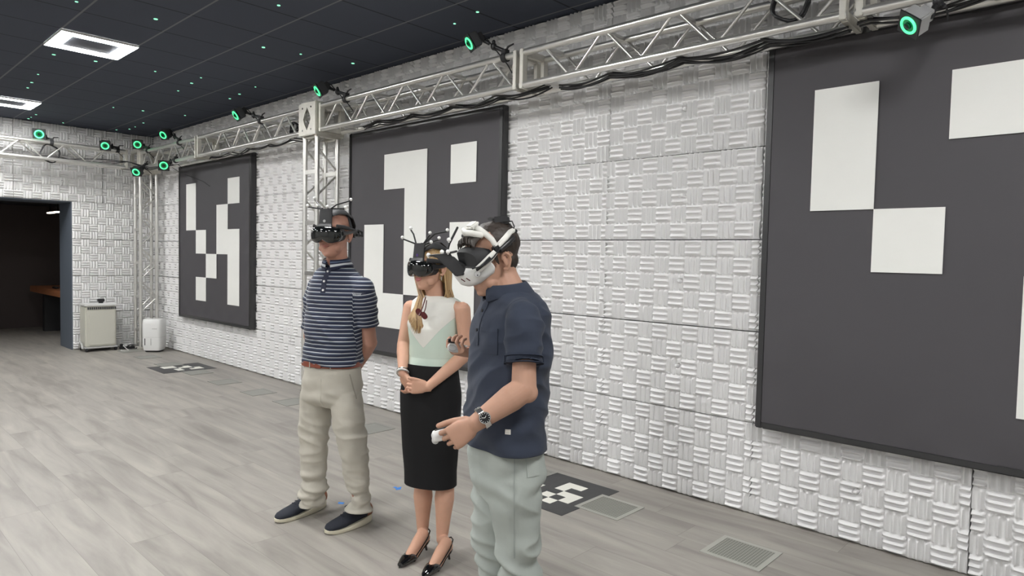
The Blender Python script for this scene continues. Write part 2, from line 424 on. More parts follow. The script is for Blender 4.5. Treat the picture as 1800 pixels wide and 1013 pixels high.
# the dark room behind the opening
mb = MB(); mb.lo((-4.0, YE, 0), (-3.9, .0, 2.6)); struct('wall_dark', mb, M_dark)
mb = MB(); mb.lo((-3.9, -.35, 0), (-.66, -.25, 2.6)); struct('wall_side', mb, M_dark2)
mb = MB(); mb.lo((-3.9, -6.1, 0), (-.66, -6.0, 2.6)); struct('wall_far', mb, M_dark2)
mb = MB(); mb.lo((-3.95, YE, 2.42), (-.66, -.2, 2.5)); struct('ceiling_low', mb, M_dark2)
t = thing('counter', 'brown wooden counter in the dark room seen through the opening', 'counter', (-2.2, -.75, 0))
mb = MB(); mb.lo((-3.3, -1.12, .755), (-.80, -.36, .865)); mb.build('counter_top', M_counter, t, bevel=.006)
for sx in (-3.15, -1.2): mb = MB(); mb.lo((sx, -.95, 0), (sx+.15, -.40, .755)); mb.build('support', M_blkm, t)
o = MB(); o.ell((-2.05, -1.0, .885), (.06, .035, .02)); o.ell((-1.93, -1.0, .885), (.05, .035, .022)); o.tube([(-2.1, -.98, .88), (-2.0, -.93, .885), (-1.88, -.98, .88)], .008)
tag(o.build('game_controller', M_blk), 'small dark controller lying on the brown counter', 'controller')
o = thing('linear_lamp', 'short glowing strip lamp under the ceiling of the dark room', 'lamp', (-2.42, -.92, 2.24))
mb = MB(); mb.lo((-2.80, -.955, 2.255), (-2.04, -.885, 2.285)); mb.lo((-2.7, -.93, 2.28), (-2.68, -.91, 2.42)); mb.lo((-2.16, -.93, 2.28), (-2.14, -.91, 2.42)); mb.build('housing', M_blk, o)
mb = MB(); mb.lo((-2.79, -.945, 2.235), (-2.05, -.895, 2.255)); mb.build('tube', M_lamp2, o)

# ------------------------------------------------------------------ ceiling lights
def frame_light(cx, cy, label):
    t = thing('ceiling_light', label, 'light', (cx, cy, H), 'square frame lights in the ceiling')
    a, w = .302, .105
    def ringbox(a, b, z0, z1):
        m = MB(); m.lo((cx-a, cy-a, z0), (cx+a, cy-b, z1)); m.lo((cx-a, cy+b, z0), (cx+a, cy+a, z1))
        m.lo((cx-a, cy-b, z0), (cx-b, cy+b, z1)); m.lo((cx+b, cy-b, z0), (cx+a, cy+b, z1)); return m
    ringbox(a, a-w, H-.020, H-.006).build('diffuser', M_lamp, t, smooth=False)
    ringbox(a+.004, a, H-.022, H-.001).build('rim', M_wplast, t, smooth=False)
    m = MB(); m.lo((cx-a+w, cy-a+w, H-.014), (cx+a-w, cy+a-w, H-.002)); m.build('middle_panel', M_ceilp, t, smooth=False)
M_ceilp = mat('ceiling_panel_plain', (.065, .071, .09), .85)
frame_light(5.03, -2.255, 'square glowing frame light in the ceiling at upper left, whole in view')
frame_light(1.40, -2.255, 'square glowing frame light in the ceiling cut by the left edge')
for k, (x, y) in enumerate([(8.66, -2.255), (12.30, -2.255), (1.40, -5.28), (5.03, -5.28), (8.66, -5.28), (12.30, -5.28), (5.03, -8.3), (8.66, -8.3), (12.3, -8.3)]):
    frame_light(x, y, 'square glowing frame light in the ceiling outside the view, %s along' % ORD[k])
# pinhole lights
DOTS = [(6.16, -2.65), (6.23, -2.11), (7.3, -1.6), (6.21, -1.18), (6.29, -.85), (4.36, -2.4), (4.43, -2.06), (4.51, -1.53), (3.34, -2.32), (2.85, -2.28), (2.5, -2.25), (4.64, -1.11), (4.31, -1.08), (3.81, -1.04), (4.73, -.54), (4.24, -.5), (3.91, -.47), (2.13, -1.24), (2.23, -.91), (2.38, -.42), (1.29, -.6), (.84, -.57), (.55, -.56), (.3, -.67), (.27, -1.38), (.67, -1.8), (.38, -1.8), (.21, -1.8), (8.37, -.53), (8.04, -.47), (6.42, -.36)]
mb = MB(); mb.tube([(0, 0, -.002), (0, 0, -.006)], [.0125, .0125], 16); p0 = mb.build('ceiling_pinhole_light', M_dot, smooth=False)
def ordinal(n):
    tens = {20: 'twenty', 30: 'thirty'}
    one = ORD+['thirteenth', 'fourteenth', 'fifteenth', 'sixteenth', 'seventeenth', 'eighteenth', 'nineteenth']
    return one[n-1] if n < 20 else ({20: 'twentieth', 30: 'thirtieth'}[n] if n % 10 == 0 else tens[n-n % 10]+'-'+ORD[n % 10-1])
def across(q): d = Vector((q[0], q[1], H))-CAM; return d.dot(RT)/d.dot(fw)
DOTS.sort(key=across)
for i, (x, y) in enumerate(DOTS):
    o = p0 if i == 0 else p0.copy()
    if i: COL.objects.link(o)
    o.location = (x, y, H); s = 1 + .25*math.sin(i*2.3); o.scale = (s, s, 1)
    tag(o, 'tiny pale green point light in the dark ceiling, %s counting from the left' % ordinal(i+1), 'light', 'pinhole lights in the dark ceiling')

# ------------------------------------------------------------------ acoustic foam
TILE = .116
def foam_mesh(nt, w, h, phase, uoff):
    """checker of three-ridge squares with straight cut edges"""
    nu, nv = int(round(w/TILE*24))+1, int(round(h/TILE*24))+1
    u = np.linspace(0, w, nu); v = np.linspace(0, h, nv); U, V = np.meshgrid(u, v)
    a, b = U/TILE+uoff+20, V/TILE+20
    i, j = np.floor(a), np.floor(b); fa, fb = a-i, b-j
    vert = ((i+j+phase) % 2) < .5
    s = np.where(vert, fa, fb); t = np.where(vert, fb, fa)
    rid = (.5-.5*np.cos(6*np.pi*s))
    e = np.clip(np.minimum(t, 1-t)/.10, 0, 1); e = .38+.62*e*e*(3-2*e)
    bow = 1-.18*(2*t-1)**2
    hh = .020+.036*rid**1.5*e*bow
    # random tiny unevenness of the cast
    hh += .0012*np.sin(U*31+phase)*np.cos(V*27)
    rc = np.hypot(U-w*.53, V-h*.52); hh = np.where(rc < .013, .050-.004*(rc/.013)**2, np.where(rc < .019, .018, hh))   # moulded fixing plug
    n = nu*nv
    co = np.stack([U.ravel(), -hh.ravel(), V.ravel()], 1)
    idx = np.arange(n).reshape(nv, nu)
    q = np.stack([idx[:-1, :-1], idx[:-1, 1:], idx[1:, 1:], idx[1:, :-1]], -1).reshape(-1, 4)
    rim = np.concatenate([idx[0, :], idx[1:, -1], idx[-1, -2::-1], idx[-2:0:-1, 0]])
    base = co[rim].copy(); base[:, 1] = 0
    co = np.concatenate([co, base]); m = len(rim); bi = n+np.arange(m)
    sk = np.stack([rim, bi, np.roll(bi, -1), np.roll(rim, -1)], 1)
    me = bpy.data.meshes.new('foam'); me.from_pydata(co.tolist(), [], q.tolist()+sk.tolist())
    me.materials.append(M_foam); me.shade_smooth(); me.set_sharp_from_angle(angle=math.radians(60)); return me
PW, PH = 1.16, .58
g = .0038
FM = {}
def foam(w, h, phase, uoff, loc, rot, label, group):
    k = (round(w, 3), round(h, 3), phase, uoff)
    if k not in FM: FM[k] = foam_mesh(0, w-2*g, h-2*g, phase, uoff)
    o = bpy.data.objects.new('acoustic_foam_panel', FM[k]); COL.objects.link(o)
    o.location = loc; o.rotation_euler = (0, 0, rot); tag(o, label, 'foam panel', group)
rnd = random.Random(3)
HT = ['at the floor', 'second row up', 'third row up', 'fourth row up', 'fifth row up', 'top row']
for c in range(12):
    for r in range(6):
        foam(PW, PH, rnd.randint(0, 1), rnd.choice((0, .5)), (c*PW+g, -.001, r*PH+g+(.002 if r == 0 else 0)), 0,
             'white ridged foam panel on long wall, %s, %s column from corner' % (HT[r], ORD[c]), 'white acoustic foam panels on the long wall')
for r in range(4):
    foam(-YD-.035, PH, rnd.randint(0, 1), 0, (.001, YD+.003, r*PH+g+.003), math.pi/2, 'white ridged foam panel beside the opening, %s' % HT[r], 'white acoustic foam panels on the end wall')
for r in (4, 5):
    for k, (a, b) in enumerate([(-.796, -.055), (-1.956, -.796), (-3.116, -1.956), (-4.276, -3.116), (-5.436, -4.276)]):
        foam(b-a, PH, rnd.randint(0, 1), .5 if k == 0 else 0, (.001, a+g, r*PH+g), math.pi/2, 'white ridged foam panel above the opening, %s, %s from corner' % (HT[r], ORD[k]), 'white acoustic foam panels on the end wall')

# ------------------------------------------------------------------ banners with square patterns
def banner(x0, x1, z0, z1, gx, gz, cells, label):
    y = -.125
    t = thing('marker_banner', label, 'banner', ((x0+x1)/2, y, z0), 'black marker banners on the long wall')
    fwd = .042
    m = MB(); m.lo((x0, y, z0), (x0+fwd, -.052, z1)); m.lo((x1-fwd, y, z0), (x1, -.052, z1)); m.lo((x0+fwd, y, z0), (x1-fwd, -.052, z0+fwd)); m.lo((x0+fwd, y, z1-fwd), (x1-fwd, -.052, z1))
    m.build('frame', M_frame, t, bevel=.006)
    # fabric, slightly rippled near its edges
    nu, nv = 60, 60; vs = []; fs = []
    for j in range(nv+1):
        for i in range(nu+1):
            u, v = i/nu, j/nv
            e = max(0, 1-min(u, 1-u, v, 1-v)*7)
            vs.append((x0+fwd*.9+(x1-x0-1.8*fwd)*u, y+.004-.004*e*math.sin(v*40+math.sin(u*9))*math.sin(u*37), z0+fwd*.9+(z1-z0-1.8*fwd)*v))
    for j in range(nv):
        for i in range(nu): a = j*(nu+1)+i; fs.append((a, a+1, a+nu+2, a+nu+1))
    m = MB(); m.add(vs, fs); m.lo((x0+fwd, y+.012, z0+fwd), (x1-fwd, y+.02, z1-fwd)); f = m.build('fabric', M_fabric, t)
    for (a, b, c, d) in cells:
        m = MB(); m.lo((gx[a], y-.0045, gz[d]), (gx[b], y-.0008, gz[c])); m.build('white_block', M_white, f, smooth=False)
gz = [2.59, 2.243, 1.90, 1.557, 1.213, .87]
gx = [1.66+.3555*i for i in range(6)]
banner(1.345, 3.765, .583, 2.885, gx, gz, [(0, 1, 0, 2), (1, 2, 2, 3), (2, 3, 3, 4), (1, 2, 4, 5), (3, 4, 1, 3), (4, 5, 0, 1), (4, 5, 2, 5)], 'black framed banner with white blocks, nearest the far corner')
gx = [6.31+.3315*i for i in range(6)]
banner(6.005, 8.275, .583, 2.86, gx, gz, [(1, 3, 0, 1), (2, 3, 1, 4), (0, 1, 2, 5), (1, 2, 4, 5), (4, 5, 0, 1), (4, 5, 2, 5)], 'black framed banner with white blocks behind the standing people')
gx = [10.77+.3345*i for i in range(6)]
banner(10.49, 12.80, .583, 2.90, gx, gz, [(0, 1, 0, 2), (1, 2, 2, 3), (2, 4, 0, 1), (3, 4, 3, 5)], 'large black framed banner with white blocks at the right edge')

# ------------------------------------------------------------------ trusses
CR = .025
def truss(label, O, D, A, B, L, nodes, s=.24, ends=(True, True), group='aluminium box trusses under the ceiling', name='box_truss'):
    """four chords along D from O; A and B span the square section"""
    O, D, A, B = Vector(O), Vector(D), Vector(A), Vector(B)
    t = thing(name, label, 'truss', O, group)
    for a, b in ((0, 0), (s, 0), (s, s), (0, s)):
        m = MB(); m.cyl(O+A*a+B*b, O+A*a+B*b+D*L, CR, 20); m.build('chord', M_alu, t)
    h = (nodes[1]-nodes[0])/2
    for a0 in (0, s):                       # the two braced side faces: V patterns between lower and upper chord
        for n in nodes:
            for sg in (-1, 1):
                p, q = n+sg*.028, n+sg*(h-.028)
                if q < .02 or q > L-.02: continue
                m = MB(); m.cyl(O+A*a0+B*(s-.012)+D*p, O+A*a0+B*.012+D*q, .0105, 10); m.build('brace', M_alu, t)
    for b0 in (0, s):                       # straight rungs joining front and rear
        for n in nodes:
            if not .03 < n < L-.03: continue
            c = O+B*b0+D*n+A*(s/2)
            m = MB(); m.box((0, 0, 0), (s-.03, .045, .026)); 
            R = Matrix((A, D, A.cross(D))).transposed(); m.v = [tuple(c+R @ Vector(v)) for v in m.v]
            m.build('rung', M_alu, t, bevel=.004)
    for k, e in enumerate(ends):
        if not e: continue
        c0 = O+D*(0 if k == 0 else L); sg = 1 if k == 0 else -1; w = .05
        m = MB(); R = Matrix((A, B, D)).transposed()
        for (ca, cb, la, lb) in ((0, s/2, w, s+w), (s, s/2, w, s+w), (s/2, 0, s-w, w), (s/2, s, s-w, w)):
            q = MB(); q.box((0, 0, 0), (la, lb, .034)); c = c0+A*ca+B*cb+D*(sg*.020)
            m.add([c+R @ Vector(v) for v in q.v], q.f)
        m.build('end_frame', M_aluplate, t, bevel=.003)
    return t
ZL, S_ = 2.88, .24
X, Y_, Zv = Vector((1, 0, 0)), Vector((0, 1, 0)), Vector((0, 0, 1))
def nd(x0, L, first): 
    r = []; k = first
    while k-x0 < -.1: k += .5365
    while k-x0 < L+.2: r.append(k-x0); k += .5365
    return r
for a, b, lab in [(.62, 2.80, 'aluminium box truss along the long wall, section starting at the far corner'), (2.84, 5.57, 'aluminium box truss along the long wall, between first banner and truss pillar'),
                  (5.93, 8.71, 'aluminium box truss along the long wall, above the banner behind the people'), (8.74, 11.02, 'aluminium box truss along the long wall, above bare foam panels'), (11.06, 14.2, 'aluminium box truss along the long wall, above the large right banner')]:
    truss(lab, (a, -.42, ZL), X, Y_, Zv, b-a, nd(a, b-a, 6.805-.5365*14))
truss('aluminium box truss running along the end wall over the opening', (.347, -.60, ZL), -Y_, X, Zv, 5.2, [.26+.55*i for i in range(10)], ends=(True, False))
# pillars and their corner blocks
def pillar(label, x, y, z1, blk):
    O = (x-S_, y, .012)
    t = truss(label, O, Zv, X, Y_, z1, [.30+.535*i for i in range(6)], group='aluminium truss pillars', name='truss_pillar')
    m = MB(); m.box((x-S_/2, y+S_/2, .006), (.29, .29, .010)); m.build('base_plate', M_aluplate, t, bevel=.002)
    return t
pillar('aluminium truss pillar standing in the far corner behind the dehumidifier', .587, -.42, ZL-.045, 0)
pillar('aluminium truss pillar behind the man in the striped polo', 5.87, -.42, ZL-.045, 0)
def cube_block(label, x, y, face):
    t = thing('truss_corner_block', label, 'truss block', (x, y, ZL), 'cube blocks joining the trusses')
    h = .17; c = Vector((x, y, ZL+S_/2)); m = MB()
    for sx in (-1, 1):
        for sy in (-1, 1):
            m.lo(c+Vector((sx*h, sy*h, -h)), c+Vector((sx*(h-.045), sy*(h-.045), h)))
            m.lo(c+Vector((-h+.045, sy*h, sx*h)), c+Vector((h-.045, sy*(h-.045), sx*(h-.045))))
            m.lo(c+Vector((sy*h, -h+.045, sx*h)), c+Vector((sy*(h-.045), h-.045, sx*(h-.045))))
    m.build('cube_frame', M_aluplate, t, bevel=.004)
    if face:
        m = MB(); yf = y-h-.004; a, b, zc = .155, .088, c.z
        outer = [(-.125, 0, -.165), (.125, 0, -.165), (.125, 0, .165), (-.125, 0, .165)]
        # plate with a diamond opening
        O4 = [(-.165, -.165), (0, -.165), (.165, -.165), (.165, 0), (.165, .165), (0, .165), (-.165, .165), (-.165, 0)]
        I4 = [(-.045, -.06), (0, -.12), (.045, -.06), (.075, 0), (.045, .06), (0, .12), (-.045, .06), (-.075, 0)]
        vs = []
        for dy in (0, .008):
            vs += [(x+p, yf+dy, zc+q) for p, q in O4]+[(x+p, yf+dy, zc+q) for p, q in I4]
        fs = []
        for k in range(8):
            n = (k+1) % 8
            fs += [(k, n, 8+n, 8+k), (16+k, 24+k, 24+n, 16+n), (k, 16+k, 16+n, n), (8+k, 8+n, 24+n, 24+k)]
        m.add(vs, fs); pl = m.build('face_plate', M_aluplate, t, smooth=False)
        for sx in (-1, 1):
            for sz in (-1, 1):
                m = MB(); m.cyl((x+sx*.085, yf-.004, zc+sz*.115), (x+sx*.085, yf+.001, zc+sz*.115), .010, 12); m.build('bolt', M_steel, pl)
cube_block('cube block with diamond cut-out plate on top of the middle pillar', 5.75, -.30, True)
cube_block('cube block in the far corner on top of the corner pillar', .467, -.30, False)

# ------------------------------------------------------------------ cables
def cable_path(f, a, b, n=60): return [f(a+(b-a)*i/n) for i in range(n+1)]
def bundle(x0, x1, label, sags, k=6):
    t = thing('cable_bundle', label, 'cable', (x0, -.3, ZL), 'black cable bundles slung along the truss')
    r = random.Random(int(x0*10))
    for i in range(k):
        ph = r.random()*6; dy = r.uniform(-.03, .03); dz = r.uniform(-.012, .012)
        def f(x):
            w = (x-x0)/(x1-x0); lo_ = abs(math.sin(math.pi*(x-9.59+.25)/.5365/1.0))
            return (x, -.32+dy+.02*math.sin(x*3+ph), ZL-.005+dz-sags*(.35+.65*abs(math.sin(math.pi*(x-6.805)/.5365)))+.01*math.sin(7*x+ph))
        m = MB(); m.tube(cable_path(f, x0, x1, 90), .0062, 8); m.build('cable', M_cable, t)
bundle(9.05, 11.0, 'thick black cable bundle hanging under the truss above the bare foam', .055, 8)
bundle(6.6, 8.95, 'black cable bundle hanging under the truss above the middle banner', .045, 5)
bundle(3.0, 5.5, 'thin black cables lying under the truss beside the first banner', .045, 3)
bundle(11.05, 13.6, 'black cable bundle under the truss above the large right banner', .05, 5)
def coil(c, ax, ay, r, n, label, th=.008):
    pts = []
    for i in range(n*28):
        a = 2*math.pi*i/28; rr = r*(1+.07*math.sin(i*.9)); pts.append(Vector(c)+Vector(ax)*(rr*math.cos(a))+Vector(ay)*(rr*1.1*math.sin(a))+Vector(ax).cross(Vector(ay))*(.018*math.sin(i*.37)))
    m = MB(); m.tube(pts, th, 8); tag(m.build('cable_coil', M_cable), label, 'cable')
coil((10.72, -.40, ZL+.15), X, Zv, .10, 6, 'coiled black cable hanging in the truss at upper right')
coil((.50, -1.60, ZL+.09), Y_, Zv, .115, 6, 'coiled black cable hanging on the truss over the opening')
coil((5.18, -.30, ZL+.10), X, Zv, .07, 5, 'coiled dark cable in the truss left of the middle pillar')
t = thing('cable_bundle', 'thin black wires crossing inside the truss near the far corner', 'cable', (.6, -.9, 2.95))
for k in range(3):
    m = MB(); m.tube([(.5, -2.1+.2*k, ZL+.02), (.48, -1.5, ZL+.06-.02*k), (.55, -1.0, ZL-.02+.05*k), (.62, -.6, ZL+.08), (1.1, -.45, ZL-.03-.02*k), (1.9, -.40, ZL-.05)], .006, 6); m.build('cable', M_cable, t)
m = MB(); m.tube([(2.0, -.45, 2.78), (2.2, -.42, 2.70), (2.45, -.2, 2.58), (2.5, -.1, 2.5)], .004, 6); tag(m.build('hanging_wire', M_cable), 'single thin wire drooping beside the corner of the first banner', 'wire')
m = MB(); m.tube([(.10, -1.22, 3.46), (.2, -1.18, 3.3), (.33, -1.05, 3.18), (.36, -.98, 3.15)], .004, 6); tag(m.build('hanging_wire', M_wplast2), 'thin pale wire dropping from ceiling to end wall truss', 'wire')

# ------------------------------------------------------------------ tracking cameras
def track_cam(pos, aim, clamp, label, s=1.0, silver=False, roll=0.0):
    pos, aim, clamp = Vector(pos), Vector(aim), Vector(clamp)
    F = (aim-pos).normalized(); x, y, _ = frame_of(F)
    x, y = x*math.cos(roll)+y*math.sin(roll), -x*math.sin(roll)+y*math.cos(roll)
    t = thing('tracking_camera', label, 'camera', pos, 'green ring tracking cameras on the trusses')
    R = Matrix((x, y, F)).transposed()
    def bx(c, size, name, m, bev=.004, par=t):
        q = MB(); q.box((0, 0, 0), [k*s for k in size]); q.v = [tuple(pos+R @ (Vector(c)*s+Vector(v))) for v in q.v]; return q.build(name, m, par, bevel=bev*s)
    P = lambda a, b, c: pos+R @ (Vector((a, b, c))*s)
    bx((0, 0, -.030), (.112, .112, .075), 'housing', M_silver if silver else M_dgrey, .008)
    fp = bx((0, 0, .010), (.128, .128, .007), 'face_plate', M_blk, .002)
    m = MB(); m.tube([P(.041*math.cos(a), .041*math.sin(a), .015) for a in [2*math.pi*k/40 for k in range(40)]], .0075*s, 10, closed=True); m.build('ring_light', M_ring, t)
    m = MB(); m.cyl(P(0, 0, .012), P(0, 0, .0155), .034*s, 28); m.build('lens_surround', M_ringin, t)
    m = MB(); m.tube([P(0, 0, .012), P(0, 0, .028), P(0, 0, .030)], [.019*s, .017*s, .008*s], 20); m.build('lens', M_lens, t)
    bx((0, 0, -.085), (.070, .070, .05), 'heat_sink', M_silver if silver else M_blkm, .006)
    # articulated arm to the clamp on the chord
    b0 = P(0, -.02, -.10); mid = (b0+clamp)/2+Vector((0, 0, .015))
    m = MB(); m.ell(b0, (.021, .021, .021)); m.tube([b0, b0.lerp(mid, .6)], [.017, .013], 12); m.ell(mid, (.024, .024, .030)); m.tube([mid, clamp+Vector((0, 0, .045))], [.015, .016], 12)
    m.ell(mid+Vector((.0, 0, .03)), (.014, .014, .02)); m.tube([mid+Vector((0, 0, .0)), mid+Vector((.03, -.01, -.035))], .009, 8)
    m.build('arm', M_blk, t)
    ca = (clamp-pos); ax = X if abs(clamp.y+.42) < .08 else Y_
    m = MB(); m.tube([clamp-ax*.022, clamp+ax*.022], .036, 16); m.box(clamp+Vector((0, 0, .042)), (.045, .045, .03)); m.build('clamp', M_blkm, t)
    m = MB(); m.tube([clamp+ax*.01+Vector((0, 0, .05)), clamp+ax*.03+Vector((0, 0, .075)), clamp+ax*.085+Vector((0, 0, .085))], [.008, .008, .006], 8); m.build('lever', M_blk, t)
    m = MB(); m.tube([P(0, .02, -.11), P(.02, .03, -.15)+Vector((0, 0, -.05)), clamp+Vector((0, .03, -.05)), clamp+Vector((0, .08, -.10))], .005, 6); m.build('cable', M_cable, t)
AIM = Vector((7.6, -4.6, .4))
ZT = ZL+S_
def clampx(x, z): return (x, -.42, z)
track_cam(at(69, 236, 9.6), AIM+Vector((2, 0, .8)), (.587, -1.60, ZT), 'tracking camera with green ring on the end wall truss, farthest left', 1.25)
track_cam(at(185, 256, 10.1), AIM+Vector((1, 0, -1)), (.587, -.74, ZT), 'tracking camera with green ring on the end wall truss, left of the corner pair', 1.15)
track_cam(at(242, 254, 10.35), AIM, (.95, -.42, ZT), 'tracking camera with green ring just above the corner block', 1.15)
track_cam(at(240, 302, 10.2), AIM+Vector((-3, 0, -1)), (.85, -.42, ZL), 'tracking camera with green ring hanging low at the top of the corner pillar', 1.15)
track_cam(at(288, 237, 9.65), AIM+Vector((-4, 0, 0)), (2.18, -.42, ZT), 'tracking camera with green ring above the truss, first from the far corner', 1.15)
track_cam(at(288, 291, 9.6), AIM+Vector((2.5, 0, 0)), (2.05, -.42, ZL), 'tracking camera with green ring hanging beside the top of the first banner', 1.15)
track_cam(at(416, 202, 8.0), AIM+Vector((-4, 0, 0)), (4.63, -.42, ZT), 'tracking camera with green ring above the truss, between first banner and middle pillar', 1.15)
track_cam(at(560, 159, 6.75), AIM+Vector((-3, 0, 0)), (6.40, -.42, ZT), 'tracking camera with green ring above the middle pillar', 1.1)
track_cam(at(827, 75, 5.15), AIM+Vector((-1.2, 0, 0)), (8.57, -.42, ZT), 'tracking camera with green ring over the right end of the middle banner', 1.0)
track_cam(at(1601, 42, 3.10), AIM+Vector((1.4, 1.6, .0)), (11.45, -.42, ZL), 'silver tracking camera with green ring at upper right, hanging below the truss', .92, True, .7)

# ------------------------------------------------------------------ on the floor
def plate(cx, cy, dull, label, w=.315, d=.29):
    t = thing('floor_grille', label, 'grille', (cx, cy, 0), 'square floor plates in a line along the long wall')
    z = .004
    m = MB(); e = .028
    for a, b in (((-w/2, -d/2), (w/2, -d/2+e)), ((-w/2, d/2-e), (w/2, d/2)), ((-w/2, -d/2+e), (-w/2+e, d/2-e)), ((w/2-e, -d/2+e), (w/2, d/2-e))):
        m.lo((cx+a[0], cy+a[1], .0005), (cx+b[0], cy+b[1], z))
    m.build('rim', M_ventg if dull else M_ventf, t, smooth=False)
    m = MB(); m.lo((cx-w/2+e, cy-d/2+e, .0005), (cx+w/2-e, cy+d/2-e, .0028)); m.build('perforated_plate', M_ventg if dull else M_plate, t, smooth=False)
for i, (x, y) in enumerate([(.66, -.60), (1.47, -.61), (2.34, -.62), (3.21, -.58), (4.08, -.60), (4.92, -.58), (5.62, -.55)]):
    plate(x, y, True, 'dull grey floor plate along the long wall, %s from the far corner' % ORD[i])
plate(7.10, -.56, True, 'grey floor plate seen between the striped man and the woman')
plate(8.93, -.45, True, 'grey floor plate at the rear corner of the near floor marker')
plate(9.755, -.59, False, 'perforated floor plate overlapping the corner of the near floor marker', .33, .31)
plate(10.65, -.62, False, 'perforated floor plate at lower right, farthest from the corner', .335, .31)
def fmark(x0, x1, y0, y1, gx0, gy0, cs, cells, label):
    t = thing('floor_marker', label, 'marker', ((x0+x1)/2, (y0+y1)/2, 0), 'black and white floor markers')
    m = MB(); m.lo((x0, y0, 0.0004), (x1, y1, .0022)); m.build('black_sheet', M_marker, t, smooth=False)
    for i, j, w, h in cells:
        m = MB(); m.lo((gx0+i*cs, gy0-(j+h)*cs, .0022), (gx0+(i+w)*cs, gy0-j*cs, .0027)); m.build('white_block', M_markerw, t, smooth=False)
fmark(8.98, 9.635, -.93, -.30, 9.12, -.410, .083, [(0, 2, 1, 1), (2, 0, 2, 1), (2, 1, 1, 1), (2, 3, 1, 1), (3, 2, 2, 1), (4, 3, 1, 1), (3, 4, 1, 1), (0, 4, 1, 1)], 'square black and white floor marker behind the man in plain navy')
fmark(2.42, 3.05, -.94, -.26, 2.515, -.380, .085, [(0, 3, 2, 2), (1, 1, 2, 1), (2, 2, 1, 1), (3, 3, 2, 1), (3, 0, 2, 1), (4, 1, 1, 1)], 'square black and white floor marker far off below the first banner')
def tape(c, pts, label):
    m = MB(); n = len(pts); m.add([(x, y, .0005) for x, y in pts]+[(x, y, .0012) for x, y in pts], [tuple(range(n-1, -1, -1)), tuple(range(n, 2*n))]+[(i, (i+1) % n, n+(i+1) % n, n+i) for i in range(n)])
    tag(m.build('tape_scrap', M_tape, smooth=False), label, 'tape')
P = [onz(*p) for p in [(690, 857), (697, 856), (698, 858), (706, 856), (704, 861), (696, 862), (695, 859)]]
tape(None, [(p.x, p.y) for p in P], 'scrap of blue tape on the floor between the striped man and the woman')
P = [onz(*p) for p in [(595, 883), (606, 884), (603, 887), (594, 886)]]
tape(None, [(p.x, p.y) for p in P], 'small scrap of blue tape on the floor between the two sneakers')

# air purifier
cx, cy = .26, -.93
t = thing('air_purifier', 'cream box air purifier on castors beside the opening', 'air purifier', (cx, cy, 0))
D_, Wd = .30, .43
m = MB(); m.lo((cx-D_/2, cy-Wd/2, .07), (cx+D_/2, cy+Wd/2, .705)); m.build('body', M_cream, t, bevel=.015)
m = MB(); m.lo((cx+D_/2, cy-Wd/2+.05, .10), (cx+D_/2+.012, cy+Wd/2-.02, .64)); m.build('front_panel', M_cream, t, bevel=.005)
m = MB()
for k in range(14): m.lo((cx+D_/2+.001, cy-Wd/2+.03+k*.0285, .655), (cx+D_/2+.008, cy-Wd/2+.05+k*.0285, .692))
m.build('grille', M_dgrey, t)
m = MB(); m.lo((cx-D_/2-.01, cy-Wd/2-.01, .705), (cx+D_/2+.012, cy+Wd/2+.01, .74)); m.build('lid', M_wplast, t, bevel=.008)
m = MB(); m.lo((cx-D_/2-.012, cy-Wd/2-.012, .05), (cx+D_/2+.012, cy+Wd/2+.012, .075)); m.build('base', M_wplast2, t, bevel=.004)
for sx in (-1, 1):
    for sy in (-1, 1):
        p = Vector((cx+sx*.15, cy+sy*.20, .028)); m = MB(); m.cyl(p-Y_*.014, p+Y_*.014, .028, 18); m.lo((p.x-.012, p.y-.016, .03), (p.x+.012, p.y+.016, .055)); m.build('castor', M_blk, t)
m = MB(); m.tube([(cx+.12, cy-Wd/2-.03, .05), (cx+.10, cy-Wd/2-.035, .12), (cx+.02, cy-Wd/2-.035, .14), (cx-.06, cy-Wd/2-.03, .05)], .016, 10); m.build('wheel_guard', M_wplast2, t)
t = thing('small_device', 'small black box device on top of the cream purifier', 'device', (cx, cy, .742))
m = MB(); m.lo((cx-.03, cy-.01, .763), (cx+.03, cy+.085, .81)); m.build('body', M_blk, t, bevel=.006)
m = MB(); m.lo((cx-.02, cy+.01, .7415), (cx+.02, cy+.065, .763)); m.build('foot', M_blkm, t)
# dehumidifier
cx, cy = .92, -.33
t = thing('dehumidifier', 'white rounded dehumidifier standing in the far corner', 'dehumidifier', (cx, cy, 0))
ax = Vector((.75, -.66, 0)); ay = Vector((.66, .75, 0))
m = MB(); m.loft([((cx, cy, z), ay, ax, a, b, 5) for z, a, b in [(.022, .105, .09), (.03, .130, .115), (.10, .145, .125), (.44, .148, .13), (.495, .143, .123), (.515, .13, .11)]], 48); m.build('body', M_wplast, t)
m = MB(); m.loft([((cx, cy, z), ay, ax, a, b, 5) for z, a, b in [(.004, .11, .09), (.025, .12, .10)]], 32); m.build('foot', M_blkm, t)
m = MB(); m.loft([((cx, cy, z), ay, ax, a, b, 5) for z, a, b in [(.236, .1480, .1284), (.239, .1480, .1284)]], 48); m.build('seam', M_wplast2, t)
for d in (-.09, .0): m = MB(); c = Vector((cx, cy, .165))+ax*.1265+ay*d; m.box(c, (.008, .012, .11), Matrix((ax, ay, Zv)).transposed()); m.build('handle_slot', M_dgrey if d < 0 else M_wplast2, t, bevel=.003)
m = MB(); c = Vector((cx, cy, .37))+ax*.1285+ay*.055; m.box(c, (.006, .075, .012), Matrix((ax, ay, Zv)).transposed()); m.build('badge', M_wplast2, t)
